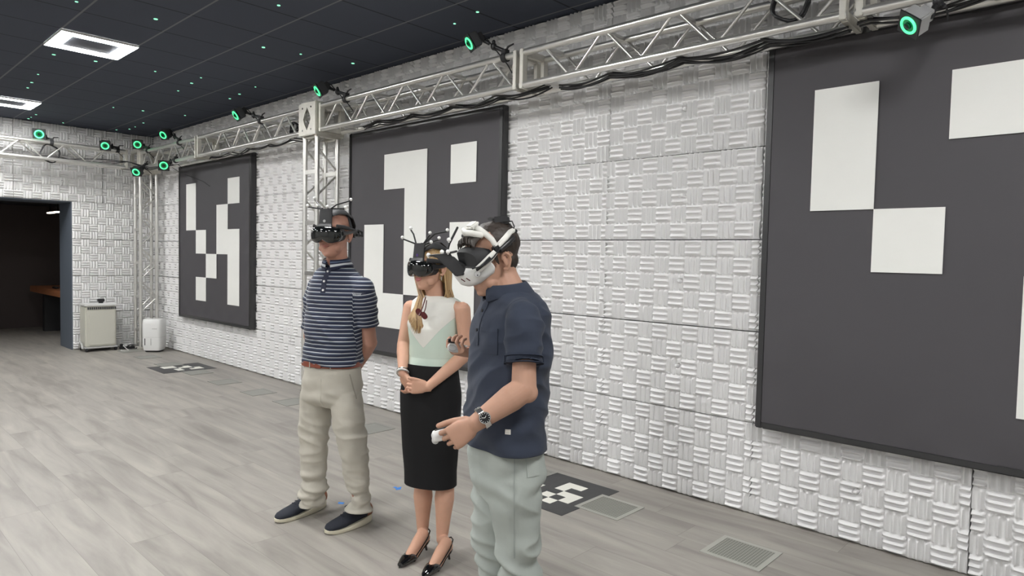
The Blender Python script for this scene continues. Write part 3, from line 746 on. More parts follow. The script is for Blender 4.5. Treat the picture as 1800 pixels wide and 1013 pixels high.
# cable clutter between them
t = thing('power_strip', 'black power strip with plugs on the floor beside the purifier', 'power strip', (.36, -.56, 0))
m = MB(); m.lo((.33, -.66, .003), (.39, -.44, .04)); m.build('strip', M_blk, t, bevel=.005)
for k in range(3): m = MB(); m.lo((.335, -.65+k*.06, .04), (.385, -.612+k*.06, .085)); m.build('plug', M_wplast if k != 0 else M_blk, t, bevel=.006)
coil((.45, -.50, .035), Vector((.5, .86, 0)), Vector((-.1, .1, .35)), .085, 6, 'coiled black cable on the floor between purifier and dehumidifier', .006)
m = MB(); m.tube([(.40, -.62, .06), (.50, -.60, .02), (.60, -.60, .006), (.64, -.66, .006), (.56, -.70, .006), (.47, -.66, .008)], .005, 8); tag(m.build('cable_loop', M_wplast), 'white cable curling in front of the power strip', 'cable')

# ================================================================== PEOPLE
def hv(v): v = Vector(v); v.z = 0; return v.normalized()
def fold(fx, fz, amp, seed=0, ridge=False):
    def f(p, n):
        v = noise.noise(Vector((p.x*fx+seed, p.y*fx, p.z*fz+seed)))
        if ridge: v = .5-abs(v)*1.6
        return v*amp
    return f
def addf(*fs): return lambda p, n: sum(f(p, n) for f in fs)
class Head:
    def __init__(s, O, F, pitch=0, roll=0, k=1.0):
        s.O = Vector(O); Fh = hv(F); L = Z.cross(Fh)
        s.F = (Fh*math.cos(pitch)-Z*math.sin(pitch)); s.L = L; s.U = s.F.cross(L); s.k = k
        if roll:
            L2 = s.L*math.cos(roll)+s.U*math.sin(roll); s.U = s.U*math.cos(roll)-s.L*math.sin(roll); s.L = L2
        s.R = Matrix((s.F, s.L, s.U)).transposed()
    def __call__(s, f, l, u): return s.O+(s.F*f+s.L*l+s.U*u)*s.k
def head_shape(mb, h, neck_to, nr=(.056, .062), fem=False):
    k = h.k
    mb.ell(h(-.008, 0, .042), [v*k for v in (.097, .075, .088)], h.R, 28, 18)
    mb.loft([(h(-.008, 0, u), h.L, h.F, a*k, b*k, 2.1) for u, a, b in [(.045, .074, .093), (.07, .0745, .095), (.092, .069, .089), (.110, .058, .077), (.123, .042, .058), (.131, .020, .03), (.133, .008, .012)]], 32)
    w = .94 if fem else 1
    mb.loft([(h(cf, 0, u), h.L, h.F, a*w*k, b*k, 2.25) for u, cf, a, b in [(.085, .012, .060, .070), (.06, .017, .069, .079), (.02, .022, .070, .076), (-.015, .024, .067, .072), (-.045, .028, .060, .066), (-.070, .034, .051, .057), (-.088, .040, .041, .046), (-.103, .046, .026, .032)]], 32)
    mb.tube([h(.094, 0, .030), h(.106, 0, .008), h(.113, 0, -.010)], [.008*k, .010*k, .0125*k], 14, True)
    for s in (-1, 1):
        mb.ell(h(.102, s*.011, -.014), [v*k for v in (.010, .0075, .007)], h.R, 12, 8)
        mb.ell(h(.070, s*.040, -.012), [v*k for v in (.022, .022, .020)], h.R, 14, 10)
        mb.tube([h(.006, s*.076, -.020), h(-.002, s*.083, -.026), h(-.010, s*.086, -.014), h(-.018, s*.090, .006), h(-.018, s*.090, .022), h(-.008, s*.087, .033), h(.004, s*.081, .028), h(.008, s*.077, .014)], [v*k for v in (.0045, .0062, .0060, .0056, .0056, .0056, .0052, .004)], 10, True)
        mb.ell(h(-.005, s*.080, .006), [v*k for v in (.012, .005, .022)], h.R @ Matrix.Rotation(.30*s, 3, 'Z'), 14, 10)
        mb.ell(h(.048, s*.047, -.060), [v*k for v in (.026, .014, .020)], h.R, 12, 8)
    mb.ell(h(.079, 0, -.043), [v*k for v in (.016, .026, .010)], h.R, 16, 10)
    mb.ell(h(.074, 0, -.088), [v*k for v in (.017, .021, .015)], h.R, 14, 10)
    n = Vector(neck_to)
    mb.tube([h(-.018, 0, -.005), h(-.012, 0, -.055), h(-.012, 0, -.055).lerp(n, .55), n, n-Z*.06], [nr[0]*.95, nr[0], nr[0], nr[1], nr[1]], 24, True)
    mb.tube([h(.030, 0, -.065), h(.012, 0, -.09), n.lerp(h(.0, 0, -.09), .4)+h.F*.01], [nr[0]*.7, nr[0]*.72, nr[0]*.7], 16, True)
def face_parts(h, body, mlip, msk, fem=False):
    k = h.k
    m = MB(); m.tube([h(.0935, -.022, -.0435), h(.0990, -.010, -.0420), h(.1005, 0, -.0435), h(.0990, .010, -.0420), h(.0935, .022, -.0435)], [.0016, .0045, .0046, .0045, .0016], 8, True)
    m.tube([h(.0930, -.020, -.0470), h(.0980, -.008, -.0510), h(.0988, 0, -.0520), h(.0980, .008, -.0510), h(.0930, .020, -.0470)], [.0016, .0050, .0056, .0050, .0016], 8, True)
    m.build('lips', mlip, body)
    for s in (-1, 1):   # eyes, behind the visors
        m = MB(); m.ell(h(.080, s*.031, .022), (.012, .012, .012), None, 16, 10); e = m.build('eye', M_ball, body)
        m = MB(); m.ell(h(.0905, s*.031, .022), (.0022, .005, .005), h.R, 12, 8); m.build('iris', M_hairC, e)
def hand(mb, W, D, I, P, curls, thumb=(.6, .5, .3), s=1.0, spread=.0):
    """D along the palm, I towards the index side, P the way the fingers close"""
    W, D = Vector(W), Vector(D).normalized(); I = (Vector(I)-D*Vector(I).dot(D)).normalized(); P0 = Vector(P); P = D.cross(I); P = P if P.dot(P0) > 0 else -P
    mb.loft([(W-D*.02*s, I, P, .025*s, .0185*s, 2.2), (W+D*.012*s, I, P, .028*s, .018*s, 2.3), (W+D*.045*s, I, P, .038*s, .0165*s, 2.6), (W+D*.075*s+P*.001, I, P, .0415*s, .0145*s, 2.8), (W+D*.094*s, I, P, .040*s, .0115*s, 2.8)], 26)
    mb.ell(W+D*.035*s+I*.022*s+P*.010*s, (.030*s, .017*s, .015*s), Matrix((D, I, P)).transposed(), 16, 10)
    mb.ell(W+D*.045*s-I*.026*s+P*.007*s, (.032*s, .013*s, .013*s), Matrix((D, I, P)).transposed(), 16, 10)
    for k, (off, ln, r) in enumerate([(.0325, .072, .0086), (.0110, .080, .0088), (-.0105, .075, .0084), (-.0315, .060, .0076)]):
        c = curls[k] if isinstance(curls[0], (tuple, list)) else curls
        p = W+D*(.090-(.006 if k == 3 else 0))*s+I*off*s; a = 0; pts = [p-D*.015*s, p]; rr = [r*s, r*s*1.04]
        dd = (D+I*(spread*(1.5-k)*.12)).normalized()
        for fr, cu, q in zip((.46, .30, .24), c, (.97, .92, .84)):
            a += cu; d = dd*math.cos(a)+P*math.sin(a); e = p+d*(ln*fr*s)
            pts += [p.lerp(e, .5), e]; rr += [r*s*q*.98, r*s*q*1.0]; p = e
        mb.tube(pts, rr, 12, True)
    T = (D*thumb[0]+I*thumb[1]+P*thumb[2]).normalized(); p = W+D*.022*s+I*.024*s+P*.008*s
    p1 = p+T*.040*s; T2 = (T*.8+D*.45).normalized(); p2 = p1+T2*.030*s; p3 = p2+(T2+D*.25).normalized()*.024*s
    mb.tube([p, p1, p2, p3], [.0145*s, .0115*s, .0105*s, .0088*s], 14, True)
def limb(mb, pts, rad, seg=20): mb.tube(pts, rad, seg, True)
def tsec(px, py, D, L, F, a, b, p=2.3): return (at(px, py, D), L, F, a, b, p)
def collar(c, n, L, F, ra, rb, m, parent, hgt=.040, drop=.045, gap=.30, attr=None):
    """turned-down shirt collar: band up the neck, leaf folded outward and down to two points"""
    U = Vector(n).normalized(); vs = []; fs = []; S = 44; K = []
    for i in range(S+1):
        a = gap+(2*math.pi-2*gap)*i/S; ff, ll = math.cos(a), math.sin(a)
        q = min(i, S-i)/S; fr = max(0, 1-q*7)
        d = F*ff+L*ll; base = Vector(c)+F*(ff*rb)+L*(ll*ra)
        back = .5-.5*ff
        prof = [(0, -.012), (-.002, hgt*(.45+.55*back)), (.002, hgt*(.55+.55*back)), (.008, hgt*(.45+.5*back)), (.020+.006*fr, -.006-.012*fr+hgt*.22*back), (.027+.006*fr, -drop*(.40+.60*fr)+hgt*.15*back)]
        vs += [base+d*r+U*z-(F*.0 if not fr else -F*.012*fr) for r, z in prof]
    n_ = 6
    for i in range(S):
        for j in range(n_-1): a = i*n_+j; fs.append((a, a+1, a+n_+1, a+n_))
    mb = MB(); mb.add(vs, fs); o = mb.build('collar', m, parent)
    if attr:
        A = o.data.attributes.new('stripe', 'FLOAT', 'POINT'); A.data.foreach_set('value', [((j % 6)-5)*.008+.0155 for j in range(len(vs))])
    s = o.modifiers.new('t', 'SOLIDIFY'); s.thickness = .003
    s = o.modifiers.new('u', 'SUBSURF'); s.levels = 1; s.render_levels = 1
    return o
def sneaker(heel, toe, label=None):
    heel, toe = Vector(heel), Vector(toe); D = (toe-heel); Lg = D.length; D.normalize(); S = Z.cross(D)
    def sec(t, w, z0, z1, sh=0): 
        c = heel+D*(Lg*t)+S*sh; return (c+Z*((z0+z1)/2), S, Z, w, (z1-z0)/2, 2.4)
    out = MB(); 
    # sole: lens shaped outline, wedge height
    R = []; n = 40
    def outline(z, k):
        r = []
        for i in range(n):
            a = 2*math.pi*i/n; x = .5-.5*math.cos(a); x = x
            w = (.040+.016*math.sin(min(1, x*1.05)*math.pi*.62+.25))*k
            y = math.sin(a); y = math.copysign(abs(y)**.72, y)*w
            r.append(heel+D*((x*(1+.012*(k-1))-.006*(k-1))*Lg)+S*y+Z*z(x))
        return r
    bot = lambda x: .001+.010*max(0, (x-.8)/.2)**2+.006*max(0, (.12-x)/.12)
    top = lambda x: .046-.022*min(1, max(0, (x-.15)/.5))+.004*max(0, (x-.85)/.15)
    out.rings([outline(bot, .93), outline(lambda x: bot(x)+.006, 1.0), outline(lambda x: top(x)-.005, 1.03), outline(top, .98)])
    up_ = MB()
    up_.rings([[c+a_*(w*math.copysign(abs(math.cos(t))**.85, math.cos(t)))+Z*((h/2)*math.copysign(abs(math.sin(t))**.85, math.sin(t))+h/2) for t in [2*math.pi*q/28 for q in range(28)]]
               for c, a_, w, h in [(heel+D*(Lg*x)+Z*(top(x)-.008), S, w, h) for x, w, h in [(.012, .014, .052), (.04, .031, .068), (.14, .040, .072), (.28, .042, .074), (.40, .046, .074), (.52, .050, .067), (.66, .053, .056), (.80, .050, .046), (.91, .040, .037), (.965, .026, .027), (.985, .010, .016)]]])
    return out, up_, D, S, Lg
def build_sneaker(heel, toe, person, side):
    out, up_, D, S, Lg = sneaker(heel, toe)
    o = up_.build('shoe', M_shoe, person)
    out.build('sole', M_sole, o)
    heel = Vector(heel)
    m = MB(); m.rings([[heel+D*(Lg*x)+S*(w*1.03*math.cos(t))+Z*(.038+h/2+(h/2+.002)*math.sin(t)) for t in [2*math.pi*q/24 for q in range(24)]] for x, w, h in [(.003, .017, .052), (.03, .031, .070), (.10, .0395, .074), (.165, .0415, .066)]]); m.build('heel_patch', M_tan, o)
    m = MB(); c = heel+D*(Lg*.45)+Z*.108
    m.box(c-D*.03+Z*.006, (.030, .075, .007), Matrix((S, D, Z)).transposed() @ Matrix.Rotation(-.35, 3, 'X')); m.build('tongue', M_tan, o, bevel=.002)
    m = MB()
    for k in range(4):
        q = heel+D*(Lg*(.48+.055*k))+Z*(.109-.009*k); m.tube([q-S*.018, q+Z*.004+S*.0, q+S*.018], .0022, 6, True)
    q = heel+D*(Lg*.47)+Z*.116
    for s in (-1, 1): m.tube([q, q+S*(s*.016)+D*.012+Z*.010, q+S*(s*.030)+D*.018+Z*.002, q+S*(s*.018)+D*.020-Z*.002, q+D*.004], .0022, 6)
    m.build('lace', M_shoe, o)
    return o

# ---------------------------------------------------------------- headset used by the striped man and the woman
def ellring(h, f, a, b, p, notch=0, du=0, seg=44, bow=0):
    r = []
    for k in range(seg):
        t = 2*math.pi*k/seg; co, si = math.cos(t), math.sin(t)
        l = a*math.copysign(abs(co)**(2/p), co); u = b*math.copysign(abs(si)**(2/p), si)
        if u < 0: u += notch*math.exp(-(l/.020)**2)*(-u/b)-.0*abs(l)
        r.append(h(f-bow*(l/.09)**2, l, u+du))
    return r
def black_headset(h, label, rods, D, mark, pc):
    t = thing('vr_headset', label, 'headset', h(.11, 0, .02), 'black head-mounted displays')
    m = MB(); m.rings([ellring(h, .078, .080, .046, 2.6, .016, .012, bow=.03), ellring(h, .104, .089, .0455, 2.7, .020, .010, bow=.034), ellring(h, .124, .088, .044, 2.7, .020, .009, bow=.040), ellring(h, .1335, .080, .038, 2.6, .018, .009, bow=.040), ellring(h, .138, .062, .026, 2.4, .012, .009, bow=.04), ellring(h, .140, .03, .010, 2.2, .004, .009, bow=.04)]); v = m.build('visor', M_gloss, t)
    m = MB(); m.rings([ellring(h, .050, .074, .050, 2.5, .018, .012, bow=.05), ellring(h, .085, .083, .0475, 2.5, .020, .012, bow=.035), ellring(h, .090, .070, .04, 2.5, .02, .012, bow=.03)]); m.build('face_cushion', M_foamblk, t)
    for s in (-1, 1):
        m = MB(); m.tube([h(.072, s*.083, .016), h(.03, s*.087, .020), h(-.02, s*.089, .026), h(-.07, s*.079, .028), h(-.105, s*.052, .022)], [.014, .011, .009, .013, .014], 14, flat=.55 if 0 else 1, ref=None); m.build('side_arm', M_blk, t)
    m = MB(); m.tube([h(.088, 0, .066), h(.068, 0, .115), h(.020, 0, .146), h(-.04, 0, .147), h(-.092, 0, .112), h(-.112, 0, .06), h(-.118, 0, .03)], .032, 16, flat=.16, xa=h.L); m.build('top_strap', M_blkm, t)
    m = MB(); m.tube([h(-.02, -.085, .05), h(-.025, -.066, .105), h(-.03, 0, .142), h(-.025, .066, .105), h(-.02, .085, .05)], .012, 12, flat=.3, xa=h.F); m.build('cross_strap', M_blkm, t)
    for s in (-1, 1):
        m = MB(); m.tube([h(.092, s*.066, .052), h(.05, s*.084, .050), h(-.01, s*.088, .042), h(-.07, s*.080, .034)], [.013, .011, .009, .008], 12, flat=.6, xa=h.U); m.build('temple_pad', M_blkm, t)
        m = MB(); m.tube([h(.080, s*.030, .112), h(.045, s*.048, .130), h(-.005, s*.060, .128), h(-.055, s*.064, .104), h(-.090, s*.058, .066), h(-.105, s*.045, .035)], [.012, .020, .024, .024, .020, .014], 14, flat=.28, xa=(h.L*.72*s-h.U*.69)); m.build('harness_band', M_blkm, t)
    R = Matrix((h.L, h.F, h.U)).transposed()
    m = MB(); m.box(h(-.122, 0, .020), (.125, .030, .052), R); o = m.build('rear_housing', M_blk, t, bevel=.010)
    m = MB(); m.tube([h(-.135, -.03, .02), h(-.148, -.03, .02)], [.02, .018], 20); m.build('dial', M_dgrey, o)
    for q in (.055, .075): m = MB(); m.tube([h(-.10, q, .012), h(-.13, q+.012, .006), h(-.14, q+.006, .026), h(-.11, q-.004, .036)], .007, 8); m.build('cable', M_cable, o)
    m = MB(); m.loft([(h(.106, 0, .048), h.L, h.F, .052, .014, 4), (h(.092, 0, .066), h.L, h.F, .040, .008, 4), (h(.082, 0, .143), h.L, h.F, .040, .007, 4)], 32); pl = m.build('tracker_plate', M_blkm, t)
    m = MB(); m.cyl(h(.1000, -.002, .080), h(.0950, -.002, .080), .0075, 20); m.build('round_mark', mark, pl)
    for (b, pts) in rods:
        P = [h(*b)]+[at(*q) for q in pts]
        m = MB(); m.tube(P, [.0042]*(len(P)-1)+[.0038], 8, True); rd = m.build('marker_rod', M_blk, t)
        m = MB(); e = P[-1]; m.ell(e+UP*.007-fw*.004, (.0085,)*3, None, 16, 10); m.cyl(e-UP*.002, e+UP*.004, .004, 8); m.build('marker_ball', M_ball, rd)
    return t

# ================================================================ 1. man in the striped polo
nL = hv((.846, -.533, 0)); pL = Vector((-.533, -.846, 0))
def facing(n, p, th): return hv(n*math.cos(th)+p*math.sin(th))
PA = thing('person', 'man in navy striped polo and beige chinos wearing a black headset, hands behind back', 'person', (8.78, -1.93, 0))
hA = Head(at(589, 416.5, 3.87), facing(nL, pL, math.radians(31)), pitch=.03, k=1.10)
FA = facing(nL, pL, math.radians(34)); LA = Z.cross(FA)
nk = at(593, 465, 3.91)
shR, shL = at(556, 502, 3.98), at(638, 505, 3.81)
elR, wrR = at(546, 590, 4.05), at(585, 655, 4.13)
elL, wrL = at(649, 602, 3.88), at(622, 652, 4.06)
m = MB(); head_shape(m, hA, nk, (.060, .066))
m.loft([tsec(593, 476, 3.91, LA, FA, .09, .07), tsec(596, 500, 3.90, LA, FA, .145, .090), tsec(593, 540, 3.90, LA, FA, .168, .11), tsec(588, 600, 3.90, LA, FA, .155, .105), tsec(584, 650, 3.91, LA, FA, .140, .09), tsec(582, 700, 3.92, LA, FA, .125, .08)])
limb(m, [shR, elR], [.040, .040]); limb(m, [elR, elR.lerp(wrR, .35), wrR], [.043, .045, .028])
limb(m, [shL, elL], [.042, .045]); limb(m, [elL, elL.lerp(wrL, .3), wrL], [.047, .046, .030])
hand(m, wrL, (wrR-wrL)+Vector((0, 0, -.05)), (0, 0, 1), FA, (.3, .4, .3)); hand(m, wrR, (wrL-wrR)*1.0+Vector((0, 0, -.06))-FA*.05, (0, 0, 1), -FA, (.4, .5, .4))
hipR, hipL = at(557, 700, 3.97), at(609, 700, 3.87)
knR, knL = at(552, 790, 3.98), at(619, 792, 3.87)
anR, anL = at(553, 883, 4.00), at(632, 893, 3.89)
limb(m, [hipR, knR], [.060, .042]); limb(m, [knR, knR.lerp(anR, .35), anR], [.042, .042, .030]); limb(m, [hipL, knL], [.060, .042]); limb(m, [knL, knL.lerp(anL, .35), anL], [.042, .042, .030])
body = organic('body', m, M_skinA, PA, .0034, 3)
face_parts(hA, body, mat('lip_a', (.34, .13, .10), .5), M_skinA)
m = MB(); m.ell(hA(-.018, 0, .052), (.094*1.03, .0785*1.03, .0835*1.03), hA.R, 32, 20)
organic('hair', m, M_hairA, PA, .005, 1, lambda p, n: .0016*noise.noise(p*160))
# polo
m = MB()
m.loft([tsec(593, 463, 3.915, LA, FA, .068, .062), tsec(593, 470, 3.915, LA, FA, .100, .075), tsec(594, 480, 3.91, LA, FA, .140, .092), tsec(595, 494, 3.90, LA, FA, .172, .112), tsec(594, 520, 3.90, LA, FA, .182, .130), tsec(592, 555, 3.90, LA, FA, .182, .138), tsec(588, 595, 3.90, LA, FA, .176, .136), tsec(586, 622, 3.905, LA, FA, .178, .134), tsec(585, 634, 3.91, LA, FA, .180, .134), tsec(584, 646, 3.91, LA, FA, .172, .126)], 48)
slR, slL = shR.lerp(elR, .86), shL.lerp(elL, .69)
m.tube([shR.lerp(nk, .35)-Z*.01, shR, shR.lerp(elR, .3), shR.lerp(elR, .6), slR], [.052, .056, .060, .062, .064], 24); m.tube([shL.lerp(nk, .35)-Z*.012, shL, shL.lerp(elL, .3), shL.lerp(elL, .6), slL], [.052, .060, .066, .068, .070], 24)
m.ell(shL, (.060,)*3); m.ell(shR, (.056,)*3)
dR, dL = (elR-shR).normalized(), (elL-shL).normalized()
def stripeA(co):
    v = co[:, 2].copy()
    for s, d in ((shR, dR), (shL, dL)):
        s_ = np.array(s); dd = np.array(d); rel = co-s_; al = rel@dd; perp = np.linalg.norm(rel-al[:, None]*dd, axis=1)
        out = np.array(LA)*(1 if s is shL else -1); k = (perp < .10) & ((rel@out) > -.030) & (al > .025)
        v[k] = s.z-al[k]*1.02
    return v
def clothA(p, n):
    v = .014*noise.noise(Vector((p.x*6+p.z*3, p.y*6, p.z*7+3)))+.014*(.22-abs(noise.noise(Vector((p.x*9+p.z*9, p.y*9-p.z*6, p.z*7)))))
    w = max(0, min(1, (1.16-p.z)/.2)); return v+w*.012*noise.noise(Vector((p.x*7, p.y*7, p.z*22)))
polo = organic('polo_shirt', m, M_stripe, PA, .0055, 5, clothA, [(at(584, 639, 3.91), -Z, .30), (nk+Z*.016, Z-FA*-.25, .085)], .003, {'stripe': stripeA})
bv = bvh_of(polo)
co_ = collar(nk+Z*.004+FA*.002, Z+FA*.42, LA, FA, .070, .066, M_stripe, polo, .044, .046, .16, attr=True)
pk = nk+FA*.13-Z*.085
patch('placket', bv, pk, LA, Z, .032, .15, -FA, mat('placket_navy', (.016, .020, .044), .75), polo, 4, 14, .001, .002)
for dz in (.045, -.01, -.06):
    hit = bv.ray_cast(pk+Z*dz+FA*.3, -FA, .6)
    if hit[0]: m = MB(); m.cyl(hit[0]+FA*.002, hit[0]+FA*.0065, .0062, 14); m.build('button', M_wplast, polo)
# chinos
m = MB()
m.loft([tsec(584, 636, 3.915, LA, FA, .166, .118, 2.5), tsec(584, 652, 3.915, LA, FA, .172, .122, 2.5), tsec(583, 680, 3.92, LA, FA, .180, .128, 2.5), tsec(582, 700, 3.92, LA, FA, .168, .118, 2.3), tsec(583, 713, 3.92, LA, FA, .105, .085, 2.1)], 44)
limb(m, [hipR+Z*.0, at(555, 735, 3.975), at(552, 775, 3.98), at(553, 815, 3.985), at(553, 855, 3.99), at(551, 880, 3.99), at(551, 893, 4.0)], [.090, .090, .084, .076, .064, .060, .060], 28)
limb(m, [hipL, at(612, 735, 3.87), at(619, 775, 3.865), at(625, 815, 3.865), at(630, 860, 3.88), at(632, 888, 3.89), at(633, 902, 3.89)], [.088, .092, .085, .079, .068, .063, .061], 28)
def clothT(z_ank, z_kn):
    def f(p, n):
        v = .014*noise.noise(Vector((p.x*11, p.y*11, p.z*4)))
        a = max(0, 1-abs(p.z-z_ank)/.22); v += a*(.050*noise.noise(Vector((p.x*8+p.z*6, p.y*8-p.z*4, p.z*22)))+.02*(.25-abs(noise.noise(Vector((p.x*12, p.y*12+p.z*9, p.z*30))))))+a*.004
        k = max(0, 1-abs(p.z-z_kn)/.22); v += k*.034*(.25-abs(noise.noise(Vector((p.x*7+p.z*8, p.y*7, p.z*12)))))
        c = max(0, 1-abs(p.z-.78)/.13); v += c*.024*noise.noise(Vector((p.x*9+p.z*9, p.y*9, p.z*16)))
        return v
    return f
tr = organic('chinos', m, M_chino, PA, .0055, 9, clothT(.14, .50), [(at(551, 887, 4.0), -Z, .12), (at(633, 896, 3.89), -Z, .12), (at(584, 640, 3.915), Z, .3)], .003)
bt = bvh_of(tr)
fc = at(584, 690, 3.92)
patch('fly', bt, fc+Z*.02-LA*.004, LA, Z, .030, .16, -FA, M_chino, tr, 4, 14, .0008, .0018)
# slant pockets
for s, sd in ((1, LA), (-1, -LA)):
    org = fc+sd*.120+Z*.055; d = -(sd*.75+FA*.66).normalized()
    patch('pocket_edge', bt, org, (FA*.3*-1+sd*.3+Z*.0).normalized() if 0 else (FA*-.75+sd*.66).normalized(), (Z*.93-sd.lerp(-FA, .5)*.36).normalized(), .007, .15, d, M_chinost, tr, 2, 14, .0006, .0015)
m = MB(); R = []
for z, k in ((-.017, 0), (-.015, .004), (.013, .004), (.015, 0), (.013, -.004), (-.015, -.004)):
    c = at(584, 637, 3.915)+Z*z; r = []
    for q in range(48):
        t_ = 2*math.pi*q/48; co, si = math.cos(t_), math.sin(t_)
        r.append(c+LA*((.1735+k)*math.copysign(abs(co)**.8, co))+FA*((.1255+k)*math.copysign(abs(si)**.8, si)))
    R.append(r)
m.rings(R, closed=True, caps=False); belt = m.build('belt', M_belt, PA)
bc = at(584, 637, 3.915)+FA*.131; m = MB(); m.box(bc-LA*.005, (.045, .006, .036), Matrix((LA, FA, Z)).transposed()); m.build('buckle', M_belt, belt, bevel=.003)
for a in (-.75, -.38, .42, .85):
    d = (LA*math.sin(a)*.1790+FA*math.cos(a)*.131); m = MB(); m.box(at(584, 637, 3.915)+d*1.01, (.011, .005, .046), Matrix((d.normalized().cross(Z), d.normalized(), Z)).transposed()); m.build('belt_loop', M_chino, tr, bevel=.001)
build_sneaker(onz(572, 889)+Vector((0, 0, 0)), onz(484, 921), PA, 1)
build_sneaker(onz(652, 914), onz(572, 941), PA, -1)
hD = 3.74
black_headset(hA, 'black headset with marker rods worn by the man in the striped polo', [
    ((.084, -.036, .143), [(541, 364, 3.80)]), ((.084, -.030, .145), [(562, 362, 3.80), (553, 350.5, 3.83)]), ((.084, .030, .145), [(592, 360, 3.74), (617, 353, 3.72)]), ((.084, .036, .143), [(607.5, 367, 3.72)]), ((.084, .012, .145), [(575.5, 365.5, 3.72)]), ((.084, -.02, .145), [(558, 364, 3.86)])], hD, M_logo, None)

# ================================================================ 2. woman
nW = hv((.76, -.65, 0)); pW = Vector((-.65, -.76, 0))
PB = thing('person', 'woman in white and mint sleeveless top and black pencil skirt, hands clasped', 'person', (9.5, -1.86, 0))
hB = Head(at(759, 475, 3.47), facing(nW, pW, math.radians(48)), pitch=.02, k=.97)
FB = facing(nW, pW, math.radians(33)); LB = Z.cross(FB)
nkB = at(765, 522, 3.49)
sR, sL = at(722, 541, 3.58), at(813, 545, 3.40)
eR, wR = at(709, 605, 3.54), at(708, 657, 3.42)
eL, wL = at(820, 622, 3.42), at(752, 681, 3.33)
m = MB(); head_shape(m, hB, nkB, (.046, .050), True)
m.loft([tsec(767, 530, 3.49, LB, FB, .070, .045), tsec(768, 543, 3.49, LB, FB, .120, .068), tsec(768, 556, 3.49, LB, FB, .125, .08), tsec(764, 600, 3.49, LB, FB, .110, .080), tsec(760, 640, 3.50, LB, FB, .115, .08), tsec(758, 690, 3.51, LB, FB, .14, .09), tsec(756, 720, 3.51, LB, FB, .135, .08)])
limb(m, [at(745, 534, 3.54), sR], [.026, .038]); limb(m, [at(792, 536, 3.44), sL], [.026, .038])
limb(m, [sR, sR.lerp(eR, .5), eR], [.040, .036, .032]); limb(m, [eR, eR.lerp(wR, .3), wR], [.033, .034, .022])
limb(m, [sL, sL.lerp(eL, .5), eL], [.041, .037, .034]); limb(m, [eL, eL.lerp(wL, .3), wL], [.034, .035, .0225])
# left hand folded over the right
dl = at(716, 680, 3.30)-wL; toward = -fw
hand(m, wL, dl, UP*.9+RT*.1, fw+RT*0, [(.9, 1.2, .6), (.8, 1.2, .7), (.8, 1.1, .7), (.8, 1.0, .6)], (.9, .35, -.15), .86)
hand(m, wR, UP*-.75+RT*.42-fw*-.10, RT*.4+UP*.4-fw*.4, -fw*.7+RT*.7, [(.9, .9, .5), (1.0, .9, .5), (1.0, .9, .5), (1.0, .9, .5)], (.7, .5, .4), .86)
kR, kL = at(744, 845, 3.60), at(783, 845, 3.52)
aR, aL = at(743, 935, 3.63), at(777, 948, 3.54)
for a, b, c, D0 in ((at(742, 740, 3.57), kR, aR, 3.62), (at(780, 740, 3.48), kL, aL, 3.53)):
    limb(m, [a, b+Z*.02, b-Z*.03, b.lerp(c, .30), b.lerp(c, .62), c], [.075, .052, .047, .052, .040, .0295], 24)
def foot(m, ankle, heel, toe):
    d = (toe-heel).normalized(); S = Z.cross(d)
    L = (toe-heel).length
    m.ell(heel+d*.030+Z*.075, (.032, .026, .030), Matrix((d, S, Z)).transposed(), 16, 12)
    m.tube([ankle, heel+d*.050+Z*.105, heel+d*.095+Z*.080, heel+d*.145+Z*.048, heel+d*.19+Z*.026, heel+d*.215+Z*.020], [.030, .032, .030, .026, .020, .012], 18, True)
    m.tube([heel+d*.045+Z*.066, heel+d*.10+Z*.048, heel+d*.15+Z*.026, heel+d*.20+Z*.018], [.024, .028, .032, .018], 16, True)
hR, tR = onz(752, 966), onz(701, 1000); hL, tL = onz(792, 982), onz(741, 1020)
foot(m, aR, hR, tR); foot(m, aL, hL, tL)
body = organic('body', m, M_skinB, PB, .0029, 2)
face_parts(hB, body, M_lipf, M_skinB)
def pump(heel, toe):
    d = (toe-heel); Lg = d.length; d.normalize(); S = Z.cross(d); R_ = Matrix((d, S, Z)).transposed()
    m = MB()
    def ring(x, w, z0, z1, p=2.2):
        c = heel+d*x+Z*((z0+z1)/2); return [c+S*(w*math.copysign(abs(math.cos(t))**(2/p), math.cos(t)))+Z*((z1-z0)/2*math.copysign(abs(math.sin(t))**(2/p), math.sin(t))) for t in [2*math.pi*q/24 for q in range(24)]]
    m.rings([ring(.150, .037, .004, .030), ring(.158, .0385, .003, .044), ring(.175, .0375, .002, .050), ring(.20, .033, .002, .045), ring(.225, .026, .002, .036), ring(.25, .016, .002, .026), ring(Lg-.01, .006, .002, .015), ring(Lg, .0015, .003, .008)])
    o = m.build('shoe', M_patent, PB)
    m = MB(); m.tube([heel+d*.0+Z*.052, heel+d*.03+Z*.046, heel+d*.07+Z*.034, heel+d*.11+Z*.012, heel+d*.16+Z*.004], [.014, .022, .020, .022, .030], 16, flat=.18, ref=Z); m.build('arch_sole', M_patent, o)
    m = MB(); m.tube([heel+d*.012+Z*.050, heel+d*.022+Z*.03, heel+d*.012+Z*.001], [.016, .008, .006], 14); m.build('kitten_heel', M_patent, o)
    pts = [heel+d*.165+S*.033+Z*.030, heel+d*.11+S*.030+Z*.050, heel+d*.05+S*.030+Z*.082, heel+d*.008+S*.018+Z*.108, heel-d*.002+Z*.113, heel+d*.008-S*.018+Z*.108, heel+d*.05-S*.030+Z*.082, heel+d*.11-S*.030+Z*.050, heel+d*.165-S*.033+Z*.030]
    m = MB(); m.tube(pts, .0038, 8); m.build('heel_strap', M_patent, o)
pump(hR, tR); pump(hL, tL)
